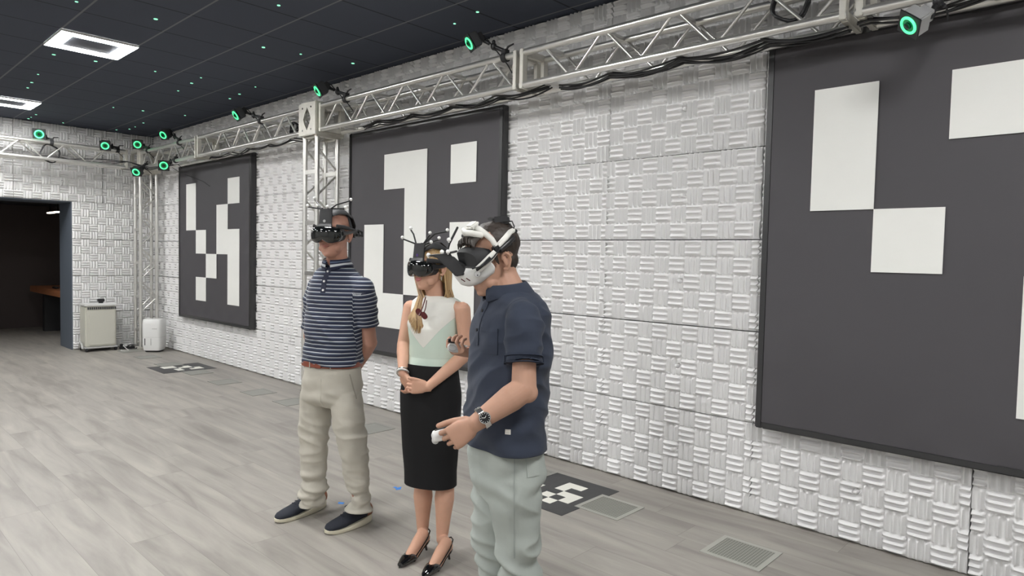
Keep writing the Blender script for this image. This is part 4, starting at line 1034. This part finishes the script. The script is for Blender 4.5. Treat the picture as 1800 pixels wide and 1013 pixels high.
# top
m = MB()
m.loft([tsec(767, 519, 3.49, LB, FB, .056, .052), tsec(767, 523, 3.49, LB, FB, .105, .068), tsec(768, 530, 3.49, LB, FB, .140, .082), tsec(768, 543, 3.49, LB, FB, .146, .098), tsec(767, 558, 3.49, LB, FB, .141, .112), tsec(765, 576, 3.49, LB, FB, .140, .122), tsec(763, 600, 3.49, LB, FB, .131, .105), tsec(760, 625, 3.50, LB, FB, .128, .098), tsec(758, 641, 3.50, LB, FB, .133, .101), tsec(758, 650, 3.50, LB, FB, .133, .101)], 48)
for s in (-1, 1): c = at(764, 568, 3.49)+FB*.062+LB*(s*.056); m.ell(c, (.054, .060, .062), Matrix((FB, LB, Z)).transposed(), 20, 14)
ap = at(747, 612, 3.40).z
cB = at(765, 580, 3.49)
def rel(co): 
    r = co-np.array(cB); return np.abs(r@np.array(LB)+.0), r@np.array(FB)
def vee(co):
    l, f = rel(co); v = co[:, 2]-(ap+.125*(l/.115)**1.15); v[f < -.02] = -1; return v
def seam(co):
    l, f = rel(co); a = co[:, 2]-(ap+.125*(l/.115)**1.15); b = co[:, 2]-at(758, 628, 3.45).z
    return np.where(np.abs(a) < np.abs(b), a, b)
top = organic('sleeveless_top', m, M_bodice, PB, .0045, 4, fold(9, 7, .006, 5), [(at(758, 645, 3.5), -Z, .25), (nkB+Z*.004, Z+FB*-.1, .09)], .0025, {'vee': vee, 'seam': seam})
m = MB()
m.loft([tsec(758, 634, 3.50, LB, FB, .141, .109), tsec(758, 655, 3.505, LB, FB, .149, .114), tsec(757, 690, 3.51, LB, FB, .168, .122), tsec(757, 725, 3.515, LB, FB, .170, .122), tsec(757, 780, 3.525, LB, FB, .160, .115), tsec(756, 825, 3.54, LB, FB, .146, .108), tsec(756, 850, 3.545, LB, FB, .143, .106), tsec(756, 860, 3.545, LB, FB, .14, .10)], 48)
organic('pencil_skirt', m, M_skirt, PB, .006, 5, lambda p, n: .010*min(1, max(0, (.98-p.z)/.2))*noise.noise(Vector((p.x*6+2, p.y*6, p.z*4+2))), [(at(756, 849, 3.545), -Z, .3), (at(758, 638, 3.50), Z, .3)], .003)
# hair: cap and long locks
m = MB(); m.ell(hB(-.010, 0, .050), (.1005, .080, .088), hB.R, 32, 20); m.ell(hB(-.045, 0, .0), (.066, .076, .075), hB.R, 24, 16)
mh = MB(); lock = []
rr = random.Random(11)
def strand(pts, r, c):
    n0 = len(mh.v); mh.tube(pts, [r*.8, r, r, r*.8, r*.25][:len(pts)] if len(pts) == 5 else [r]*(len(pts)-1)+[r*.3], 6); lock.extend([c]*(len(mh.v)-n0))
for i in range(330):       # left side and back
    a = rr.uniform(0, 1); ph = math.radians(85+a*185)
    f0, l0 = .088*math.cos(ph)-.016, .078*math.sin(ph)
    side = 1 if l0 > 0 else -1; b = rr.uniform(-.012, .012)
    P0 = hB(f0*.55, l0*.55, .128+b*.3); P1 = hB(f0*1.03, l0*1.04, .055); P2 = hB(f0*1.06-.004, l0*1.08, -.02)
    P3 = hB(f0*.9-.012, l0*1.15, -.105+b); P4 = hB(f0*.8-.02+rr.uniform(-.02, .02), l0*1.18+rr.uniform(-.015, .018), -.17+rr.uniform(-.03, .02))
    strand([P0, P1, P2, P3, P4], rr.uniform(.0025, .0048), rr.random())
for i in range(170):        # locks falling over her right shoulder to the chest
    a = rr.uniform(-1, 1); b = rr.uniform(-1, 1)
    P0 = hB(.03+.03*b, -.074+.004*a, .03); P1 = hB(.018+.03*b, -.080+.006*a, -.045)
    P2 = at(741+5*a, 520+3*b, 3.47-.02*b); P3 = at(736+8*a, 545+4*b, 3.42-.01*b); P4 = at(733+10*a+5*b, 566+9*b, 3.395-.012*b); P5 = at(731+9*a+5*b, 575+12*b, 3.39)
    strand([P0, P1, P2, P3, P4, P5], rr.uniform(.0018, .0034), rr.random())
hair = mh.build('hair', M_blond, PB)
A = hair.data.attributes.new('lock', 'FLOAT', 'POINT'); A.data.foreach_set('value', lock)
hc = organic('hair_crown', m, M_blond, PB, .005, 1, lambda p, n: .002*noise.noise(Vector((p.x*120, p.y*120, p.z*20))), attrs={'lock': lambda co: .55+.25*np.sin(co[:, 0]*620+co[:, 1]*480)*np.sin(co[:, 1]*230)})
m = MB(); m.ell(hB(.002, .078, -.034), (.004,)*3, None, 10, 8); m.tube([hB(.002, .080, -.036), hB(.002, .080, -.052)], .0025, 6); m.build('earring', M_steel, PB)
# bracelets on her right wrist
wd_ = (wR-eR).normalized(); x_, y_, _ = frame_of(wd_)
for k, (off, rad, mm) in enumerate([(-.012, .0285, M_steel), (.000, .029, M_ball), (.012, .030, M_steel)]):
    c = wR-wd_*(.012-off); tl = (x_*.25*(k-1)); m = MB(); m.tube([c+(x_*math.cos(a)+y_*math.sin(a))*rad+wd_*(.006*math.sin(a+k)) for a in [2*math.pi*q/30 for q in range(30)]], .0032, 8, closed=True); m.build('bracelet', mm, PB)
# sunglasses hooked on the neckline
t = thing('sunglasses', 'dark red sunglasses hooked on the woman\'s neckline', 'sunglasses', at(742, 548, 3.36))
g0, g1 = at(746, 528, 3.375), at(738, 560, 3.365)
for k, dx in enumerate((-3.0, 3.0)):
    c = at(741+dx*1.5, 552+dx, 3.355-.012*k); m = MB(); m.loft([(c-fw*.002, RT*.6+UP*.8*-1, RT*.8+UP*.6, .020, .014, 2.6), (c+fw*.003, RT*.6-UP*.8, RT*.8+UP*.6, .020, .014, 2.6)], 24); m.build('lens', M_red, t)
m = MB(); m.tube([at(737, 556, 3.35), at(743, 540, 3.355), at(747, 527, 3.37), at(748, 523, 3.39)], .003, 8); m.tube([at(743, 557, 3.345), at(748, 542, 3.35), at(750, 528, 3.365)], .0026, 8); m.build('temple_arms', M_red, t)
black_headset(hB, 'black headset with purple mark and marker rods worn by the woman', [
    ((.084, -.036, .140), [(707.5, 420, 3.40)]), ((.084, -.030, .143), [(727, 412, 3.43), (722, 404, 3.44)]), ((.084, .034, .143), [(756, 412, 3.35)]), ((.084, .034, .14), [(765, 411, 3.34), (786.5, 407, 3.33)]), ((.084, .036, .135), [(772, 421, 3.33)]), ((.084, .04, .12), [(758, 428, 3.32)])], 3.3, M_purple, None)

# ================================================================ 3. man in plain navy polo
nC, pC = hv(-fw), hv(-RT)
PC = thing('person', 'man in plain navy polo and pale jeans looking down, white headset and wristwatch', 'person', (10.55, -2.35, 0))
DC = 2.50
hC = Head(at(867, 461, 2.47), facing(nC, pC, math.radians(58)), pitch=.30, k=1.04)
FC = facing(nC, pC, math.radians(66)); LC = Z.cross(FC)
nkC = at(893, 517, 2.47)
sLc, sRc = at(922, 556, 2.31), at(876, 552, 2.63)
eLc, wLc = at(921, 684, 2.25), at(836, 744, 2.20)
eRc, wRc = at(882, 668, 2.74), at(836, 622, 2.66)
m = MB(); head_shape(m, hC, nkC, (.066, .072))
m.loft([tsec(903, 528, 2.48, LC, FC, .11, .08), tsec(900, 560, 2.48, LC, FC, .165, .10), tsec(892, 620, 2.48, LC, FC, .155, .115), tsec(889, 700, 2.49, LC, FC, .155, .12), tsec(889, 770, 2.5, LC, FC, .15, .105), tsec(889, 830, 2.5, LC, FC, .15, .10)])
limb(m, [sLc, sLc.lerp(eLc, .5), eLc], [.034, .040, .043]); limb(m, [eLc, eLc.lerp(wLc, .28), eLc.lerp(wLc, .7), wLc], [.044, .046, .036, .029], 24)
limb(m, [sRc, eRc], [.036, .040]); limb(m, [eRc, eRc.lerp(wRc, .3), wRc], [.044, .044, .029])
m.ell(eLc+RT*.012-UP*.012, (.036, .036, .036))
# left hand round the controller, back of the hand to the viewer
dh = at(790, 775, 2.19)-wLc
hand(m, wLc, dh, UP*.75-RT*.66, fw, [(.80, 1.0, .5), (.85, 1.0, .6), (.95, 1.0, .6), (1.0, 1.0, .6)], (.80, .42, .30), 1.02)
hand(m, wRc, at(806, 618, 2.60)-wRc, fw*.75+UP*-.2, UP*.95-fw*.3, [(.7, .9, .6), (.9, 1.0, .6), (1.0, 1.0, .6), (1.0, 1.0, .7)], (.75, .25, .65), 1.0)
kLc, kRc = at(913, 945, 2.44), at(880, 940, 2.58); aLc, aRc = at(917, 1140, 2.50), at(884, 1120, 2.66)
for a, b, c in ((at(905, 810, 2.43), kLc, aLc), (at(876, 810, 2.57), kRc, aRc)):
    limb(m, [a, b], [.065, .045]); limb(m, [b, b.lerp(c, .35), c], [.045, .045, .032])
body = organic('body', m, M_skinC, PC, .0029, 2)
face_parts(hC, body, mat('lip_c', (.34, .13, .11), .5), M_skinC)
# hair
m = MB()
m.ell(hC(-.020, 0, .058), [v*1.04 for v in (.0985, .0785, .0840)], hC.R, 32, 20)
m.ell(hC(-.040, 0, -.002), [v*1.02 for v in (.052, .0690, .052)], hC.R, 24, 16)
m.ell(hC(.042, 0, .112), [v*1.05 for v in (.044, .050, .022)], hC.R, 24, 16)
organic('hair', m, M_hairC, PC, .0045, 2, lambda p, n: .003*noise.noise(Vector((p.x*45, p.y*45, p.z*30)))+.0022*noise.noise(p*190))
m = MB(); rr = random.Random(4)
for i in range(60):
    l = rr.uniform(-.055, .06); u0 = .118-abs(l)*.3; q = rr.uniform(-.01, .01)
    m.tube([hC(.055, l, u0+.008), hC(.082+q*.5, l*1.02, u0-.004), hC(.090+q*.6, l*1.05+q, u0-.014), hC(.093+q*.6, l*1.05+q*2, u0-.026+q)], [.004, .005, .004, .0008], 6)
m.build('hair_fringe', M_hairC, PC)
m = MB()
for i in range(40):
    u = rr.uniform(.004, .03); q = rr.uniform(-.004, .004)
    m.tube([hC(.030+q, .076, u+.035), hC(.028+q, .0785, u+.01), hC(.026+q, .078, u-.004)], [.003, .003, .0008], 5)
m.build('sideburn', M_hairC, PC)
# polo
m = MB()
m.loft([tsec(894, 504, 2.47, LC, FC, .076, .068), tsec(897, 515, 2.47, LC, FC, .110, .085), tsec(901, 528, 2.47, LC, FC, .150, .103), tsec(903, 548, 2.475, LC, FC, .180, .118), tsec(900, 590, 2.48, LC, FC, .190, .130), tsec(894, 640, 2.48, LC, FC, .188, .138), tsec(890, 690, 2.49, LC, FC, .190, .144), tsec(888, 735, 2.49, LC, FC, .190, .140), tsec(889, 768, 2.49, LC, FC, .186, .129), tsec(890, 790, 2.49, LC, FC, .184, .124)], 52)
slC = sLc.lerp(eLc, .66); dC_ = (eLc-sLc).normalized(); slC2 = sRc.lerp(eRc, .66); dC2 = (eRc-sRc).normalized()
m.tube([sLc.lerp(nkC, .35)-Z*.008, sLc-Z*.004, sLc.lerp(eLc, .25)+RT*.006, sLc.lerp(eLc, .5), slC], [.052, .062, .070, .066, .064], 28); m.ell(sLc-Z*.004, (.062,)*3); m.tube([sRc.lerp(nkC, .3)-Z*.008, sRc, sRc.lerp(eRc, .4), slC2], [.052, .060, .064, .062], 24); m.ell(sRc, (.058,)*3)
def clothC(p, n):
    v = .016*noise.noise(Vector((p.x*6+p.z*4, p.y*6, p.z*7+3)))+.018*(.22-abs(noise.noise(Vector((p.x*9-p.z*9, p.y*9+p.z*7, p.z*6)))))
    w = max(0, min(1, (1.14-p.z)/.2)); return v+w*.016*noise.noise(Vector((p.x*5+p.z*7, p.y*5, p.z*16)))
poloC = organic('polo_shirt', m, M_polo, PC, .005, 5, clothC, [(at(889, 779, 2.49), -Z+FC*.0, .32), (nkC+Z*.022-FC*.012, Z+FC*-.22, .095)], .003)
bc_ = bvh_of(poloC)
collar(nkC+Z*.012-FC*.004, Z+FC*.40, LC, FC, .077, .071, M_polo, poloC, .040, .048, .14)
# rolled sleeve hem
xh, yh, _ = frame_of(dC_)
m = MB(); R = []
for al, k in ((-.026, .0015), (-.024, .004), (-.003, .004), (.000, .0015)):
    r = []
    for q in range(40):
        a = 2*math.pi*q/40; d = xh*math.cos(a)+yh*math.sin(a)
        c = slC+dC_*al; hit = bc_.ray_cast(c, d, .2); r.append(c+d*(((hit[0]-c).length if hit[0] and (hit[0]-c).length < .078 else .066)+k))
    R.append(r)
m.rings(R, caps=False); hm = m.build('sleeve_hem', M_polod, poloC); q_ = hm.modifiers.new('t', 'SOLIDIFY'); q_.thickness = .003
pk = nkC+FC*.13-Z*.10
patch('placket', bc_, pk, LC, Z, .034, .17, -FC, M_polo, poloC, 4, 14, .001, .002)
for dz in (.04, -.03):
    hit = bc_.ray_cast(pk+Z*dz+FC*.3, -FC, .6)
    if hit[0]: m = MB(); m.cyl(hit[0]+FC*.003, hit[0]+FC*.007, .006, 14); m.build('button', M_blk, poloC)
dv = -(LC*.62+FC*.78).normalized(); hx = dv.cross(Z).normalized()
po = at(861, 598, 2.38)
pc_ = patch('chest_pocket', bc_, po, RT if 0 else Vector((RT.x, RT.y, 0)).normalized(), Z, .060, .090, hv(fw), M_polo, poloC, 10, 12, .001, .0022, shape=lambda u, v: (u, v if v > -.4 else v-.0))
patch('pocket_hem', bc_, po+Z*.038, hv(RT), Z, .060, .014, hv(fw), M_polo, pc_, 10, 3, .0035, .0012)
lo_ = at(893, 759.5, 2.3)
lg = patch('hem_label', bc_, lo_, hv(RT), Z, .019, .017, hv(fw), M_strapw, poloC, 3, 3, .0012, .0012)
patch('printed_line', bc_, lo_-Z*.003, hv(RT), Z, .012, .002, hv(fw), M_logo, lg, 3, 1, .0028, .0004)
# jeans
m = MB()
m.loft([tsec(889, 768, 2.50, LC, FC, .170, .118, 2.4), tsec(888, 800, 2.50, LC, FC, .176, .122, 2.4), tsec(888, 835, 2.50, LC, FC, .178, .122, 2.4), tsec(888, 868, 2.50, LC, FC, .16, .11, 2.2)], 44)
limb(m, [at(902, 835, 2.42), at(905, 870, 2.42), at(908, 920, 2.43), at(913, 970, 2.44), at(915, 1040, 2.46), at(917, 1110, 2.48), at(918, 1160, 2.50)], [.098, .098, .088, .080, .076, .066, .062], 28)
limb(m, [at(872, 835, 2.58), at(869, 870, 2.58), at(869, 920, 2.58), at(874, 970, 2.59), at(881, 1040, 2.62), at(884, 1100, 2.65), at(885, 1140, 2.67)], [.096, .096, .086, .080, .076, .066, .062], 28)
def clothJ(p, n):
    v = .014*noise.noise(Vector((p.x*11, p.y*11, p.z*5)))
    k = max(0, 1-abs(p.z-.48)/.34); v += k*.040*(.25-abs(noise.noise(Vector((p.x*6+p.z*9, p.y*6+p.z*3, p.z*9)))))
    c = max(0, 1-abs(p.z-.76)/.14); v += c*.024*noise.noise(Vector((p.x*9+p.z*8, p.y*9, p.z*15)))
    return v
jn = organic('jeans', m, M_jean, PC, .0055, 8, clothJ, [(at(918, 1150, 2.5), -Z, .12), (at(885, 1130, 2.67), -Z, .12)], .003)
bj = bvh_of(jn)
for nm, px, py, w, h, rot in (('side_seam', 904, 880, .004, .42, .02), ('pocket_edge', 868, 799, .004, .10, 1.25), ('back_pocket', 936, 812, .045, .10, .1)):
    a = hv(RT)*math.cos(rot)+Z*math.sin(rot); b = -hv(RT)*math.sin(rot)+Z*math.cos(rot)
    patch(nm, bj, at(px, py, 2.35), a, b, w, h, hv(fw), M_jeanst if w < .02 else M_jean, jn, 3 if w < .02 else 6, 26, .0008, .0012 if w < .02 else .0022)
for a, (hx_, hy_, tx_, ty_) in ((0, (930, 1183, 868, 1200)), (1, (893, 1160, 832, 1175))):
    build_sneaker(onz(hx_, hy_)+Vector((0, 0, 0)), onz(tx_, ty_), PC, 1) if 0 else None
for c, D0 in ((aLc, 0), (aRc, 1)):
    base = Vector((c.x, c.y, 0)); f_ = hv(FC)
    out, up_, D, S, Lg = sneaker(base-f_*.09, base+f_*.20); o = up_.build('shoe', M_shoe, PC); out.build('sole', M_sole, o)
# watch
wdv = (wLc-eLc).normalized(); wc = wLc-wdv*.030; x_ = (-fw-wdv*(-fw).dot(wdv)).normalized(); y_ = wdv.cross(x_)
wt = None; m = MB(); m.tube([wc+x_*(.0335*math.cos(a))+y_*(.036*math.sin(a)) for a in [2*math.pi*q/40 for q in range(40)]], .0105, 12, closed=True, flat=.35, ref=None)
m = MB(); R = []
for q in range(30):
    a = 2*math.pi*q/30; d = (x_*math.cos(a)*.0335+y_*math.sin(a)*.0365); nrm = d.normalized()
    R.append([wc+d+wdv*(-.0105)-nrm*.0015, wc+d+wdv*(.0105)-nrm*.0015, wc+d+wdv*(.0095)+nrm*(.0025 if q % 2 else .0015), wc+d-wdv*(.0095)+nrm*(.0025 if q % 2 else .0015)])
m.rings(R, caps=False, closed=True); wt = m.build('wristwatch', M_steel, PC, smooth=False)
wn_ = (x_*.8-y_*.35).normalized() if 0 else (x_*.88+y_*.2+wdv*.0).normalized(); c = wc+x_*.036+y_*.002
m = MB(); m.cyl(c-x_*.004, c+x_*.006, .0205, 32, .0195); m.build('case', M_steel, wt)
m = MB(); m.cyl(c+x_*.006, c+x_*.0068, .0168, 32); dl_ = m.build('dial', M_dial, wt)
m = MB()
for a, ln in ((.6, .011), (2.6, .008)): m.tube([c+x_*.0073, c+x_*.0073+(wdv*math.cos(a)+y_*math.sin(a))*ln], .0006, 6)
for q in range(12): a = math.pi*q/6; d = wdv*math.cos(a)+y_*math.sin(a); m.tube([c+x_*.0070+d*.0125, c+x_*.0070+d*.0155], .0006, 6)
m.build('hands_and_ticks', M_ball, dl_)
# controllers
t = thing('hand_controller', 'white hand controller in the lowered left hand of the man in plain navy', 'controller', at(775, 764, 2.22), 'white hand controllers')
c0, c1 = at(763, 768, 2.235), at(800, 757, 2.25)
ax_ = (c1-c0).normalized()
m = MB(); m.loft([(c0+ax_*q, UP-ax_*UP.dot(ax_), -fw, a, b, 3) for q, a, b in [(-.006, .012, .014), (.0, .020, .020), (.03, .021, .021), (.07, .017, .018), (.10, .014, .014)]], 28); m.build('shell', M_wplast, t)
m = MB(); m.box(c0.lerp(c1, .35)+UP*.0205, (.045, .003, .02), Matrix((ax_, UP, fw)).transposed()); m.build('button_panel', M_blk, t, bevel=.001)
m = MB(); m.ell(c0-UP*.014+ax_*.004, (.014, .010, .012)); m.build('trigger', M_wplast2, t)
t = thing('hand_controller', 'white hand controller in the raised hand of the man in plain navy', 'controller', at(797, 610, 2.60), 'white hand controllers')
c0, c1 = at(791, 610, 2.585), at(818, 614, 2.62); ax_ = (c1-c0).normalized()
m = MB(); m.loft([(c0+ax_*q, UP-ax_*UP.dot(ax_), -fw, a, b, 2.6) for q, a, b in [(-.010, .007, .012), (-.002, .017, .020), (.02, .020, .022), (.05, .017, .018), (.08, .014, .014)]], 28); m.build('shell', M_wplast, t)
m = MB(); m.box(c0+ax_*.014+UP*.0195, (.045, .004, .03), Matrix((ax_, UP, fw)).transposed()); m.build('button_panel', M_blk, t, bevel=.001)
m = MB(); m.tube([c0+UP*.021, c0+UP*.030+ax_*-.004], [.005, .007], 12); m.build('thumb_stick', M_blk, t)
m = MB(); m.tube([c0-fw*.024+ax_*.012+(ax_*math.cos(a)*.017+UP*math.sin(a)*.011) for a in [2*math.pi*q/24 for q in range(24)]], .0012, 6, closed=True); m.build('edge_line', M_wplast2, t)
# white headset
t = thing('vr_headset', 'white headset with black cushion and marker plate worn by the man in plain navy', 'headset', at(830, 480, 2.45))
def hx3(f, l, u): return hC(f, l, u)
# pixel -> head frame is only used through real depths
cF = at(823, 484.5, 2.44); Fv = (at(812, 497, 2.44)-at(846, 472, 2.44)).normalized(); Uv = hC.L.cross(Fv); Uv = Uv if Uv.z > 0 else -Uv; Uv.normalize()
def S3(f, l, u): return cF+Fv*f+hC.L*l+Uv*u
def sring(f, a, b, p=2.8, dl=0, du=0): 
    r = []
    for q in range(44):
        t_ = 2*math.pi*q/44; co, si = math.cos(t_), math.sin(t_); l = a*math.copysign(abs(co)**(2/p), co); r.append(S3(f-.030*(l/.09)**2, l+dl, b*math.copysign(abs(si)**(2/p), si)+du))
    return r
m = MB(); m.rings([sring(-.052, .070, .034), sring(-.040, .078, .040), sring(.010, .079, .040), sring(.026, .070, .033), sring(.034, .052, .022), sring(.036, .026, .01)]); sh = m.build('front_shell', M_wplast, t)
for k in range(2): m = MB(); m.tube([at(811+k*9, 491-k*1.5, 2.372), at(817+k*9, 495-k*1.5, 2.366)], .0018, 6, True); m.build('slot', M_red, sh)
m = MB(); m.tube([at(839, 482, 2.372), at(839, 482, 2.352)], [.011, .010], 20); m.build('side_lens', M_wplast2, sh)
m = MB(); m.tube([at(839.5, 484, 2.353), at(839.5, 484, 2.350)], .0025, 10); m.build('lens_dot', M_blk, sh)
m = MB(); m.rings([[hC(f-.030*(l/.08)**2+0, l, u) for l, u in [(a*math.copysign(abs(math.cos(q))**.8, math.cos(q)), .036+b*math.copysign(abs(math.sin(q))**.8, math.sin(q))) for q in [2*math.pi*k/40 for k in range(40)]]] for f, a, b in [(.062, .074, .042), (.085, .077, .044), (.106, .076, .042), (.118, .064, .034)]])
cu = m.build('face_cushion', M_foamblk, t)
# side arms, halo strap and rear
arm = [at(838, 476, 2.36), at(850, 466, 2.352), at(862, 453, 2.35), at(871, 443, 2.352)]
m = MB(); m.tube(arm, [.013, .014, .013, .010], 14, flat=.5, ref=-fw); m.build('side_arm', M_strapw, t)
m = MB(); m.tube([p-fw*.006+UP*.001 for p in arm[:-1]], [.005, .006, .005], 10); m.build('arm_cover', M_blk, t)
arm2 = [hC(.118, -.085, -.0), hC(.06, -.092, .03), hC(.02, -.092, .05)]
m = MB(); m.tube(arm2, [.013, .014, .012], 14); m.build('side_arm', M_strapw, t)
halo = [hC(.045, 0, .139), hC(.046, .040, .132), hC(.040, .068, .112), hC(.032, .086, .090), hC(.026, .091, .066)]
m = MB(); m.tube(halo, [.011, .011, .011, .010, .010], 12); m.build('halo_strap', M_strapw, t)
m = MB(); m.tube([hC(.045, 0, .139), hC(.046, -.040, .132), hC(.040, -.068, .118), hC(.030, -.088, .085), hC(.020, -.092, .05)], .010, 12); m.build('halo_strap', M_strapw, t)
m = MB(); m.box(hC(.052, .012, .147), (.040, .046, .018), hC.R @ Matrix.Rotation(.35, 3, 'Y')); m.build('forehead_clamp', M_strapw, t, bevel=.006)
m = MB(); m.tube([hC(.066, -.030, .134), hC(.080, 0, .128), hC(.072, .035, .124), hC(.055, .058, .112)], .012, 12, True); m.build('forehead_rim', M_strapw, t)
m = MB(); m.ell(hC(.066, 0, .116), (.020, .052, .016), hC.R, 20, 12); m.build('forehead_pad', M_foamblk, t)
m = MB(); m.box(hC(.022, .092, .058), (.036, .012, .036), hC.R); m.build('hinge', M_blk, t, bevel=.005)
m = MB(); m.tube([hC(.020, .093, .064), hC(-.02, .089, .082), hC(-.055, .070, .094), hC(-.092, .036, .092)], [.010, .011, .010, .010], 12); m.build('rear_strap', M_strapw, t)
m = MB(); m.tube([hC(.018, .096, .050), hC(-.02, .094, .064), hC(-.058, .078, .074)], [.010, .011, .009], 12); m.build('rear_cover', M_blk, t)
m = MB(); m.tube([hC(-.02, -.089, .07), hC(-.06, -.068, .085), hC(-.092, -.036, .092)], .010, 12); m.build('rear_strap', M_strapw, t)
bp_ = at(881, 388, 2.46)
m = MB(); m.box(bp_, (.062, .050, .030), Matrix((RT, fw, UP)).transposed() @ Matrix.Rotation(-.12, 3, 'Y')); bt_ = m.build('battery_pack', M_blk, t, bevel=.007)
m = MB(); m.tube([hC(-.03, 0, .150), hC(-.06, 0, .143), hC(-.092, 0, .115), hC(-.108, 0, .085)], .020, 14, flat=.3, xa=hC.L); m.build('crown_pad', M_foamblk, t)
m = MB(); m.box(at(902, 407, 2.46), (.028, .022, .024), Matrix((RT, fw, UP)).transposed() @ Matrix.Rotation(.5, 3, 'Y')); m.build('plug_box', M_blk, t, bevel=.003)
for pts in ([(892, 390, 2.45), (900, 389, 2.44), (904, 398, 2.44), (902, 406, 2.45)], [(897, 393, 2.44), (895, 405, 2.44), (903, 412, 2.44), (905, 425, 2.43), (893, 424, 2.42)], [(902, 410, 2.44), (897, 418, 2.43), (890, 424, 2.40), (893, 431, 2.40), (900, 430, 2.41), (899, 424, 2.41), (892, 425, 2.40)], [(889, 422, 2.40), (880, 436, 2.36), (868, 452, 2.34), (852, 466, 2.335), (838, 471, 2.34), (818, 470, 2.36)]):
    m = MB(); m.tube([at(*p) for p in pts], .0026, 8); m.build('cable', M_cable, t)
# marker plate in front of the visor
poly = [(752, 448.5), (784, 446), (799, 452), (822, 474), (820, 483), (801, 486.5), (792, 477), (768, 454)]
m = MB(); V = []
for D_ in (2.395, 2.455): V += [at(x, y, D_) for x, y in poly]
k = len(poly); m.add(V, [tuple(range(k-1, -1, -1)), tuple(range(k, 2*k))]+[(i, (i+1) % k, k+(i+1) % k, k+i) for i in range(k)]); mp_ = m.build('tracker_plate', M_blkm, t, bevel=.003)
m = MB(); m.tube([at(806, 462, 2.40), at(812, 464, 2.40), at(820, 470, 2.40), at(828, 470, 2.41)], .006, 8); m.build('cable', M_cable, t)
for pts in ([(785, 446, 2.40), (790, 428, 2.40), (804, 400.5, 2.40)], [(790, 447, 2.42), (752, 450, 2.44)], [(785, 446, 2.40), (802, 442, 2.38)]):
    m = MB(); m.tube([at(*p) for p in pts], .0042, 8, True); rd = m.build('marker_rod', M_blk, t)
for p in ((789, 421.5, 2.39), (777, 443, 2.40), (787.5, 442.5, 2.39), (753, 448.5, 2.43)):
    m = MB(); m.ell(at(*p), (.0078,)*3, None, 16, 10); m.cyl(at(*p), at(*p)-UP*.01+fw*.004, .003, 8); m.build('marker_ball', M_ball, t)
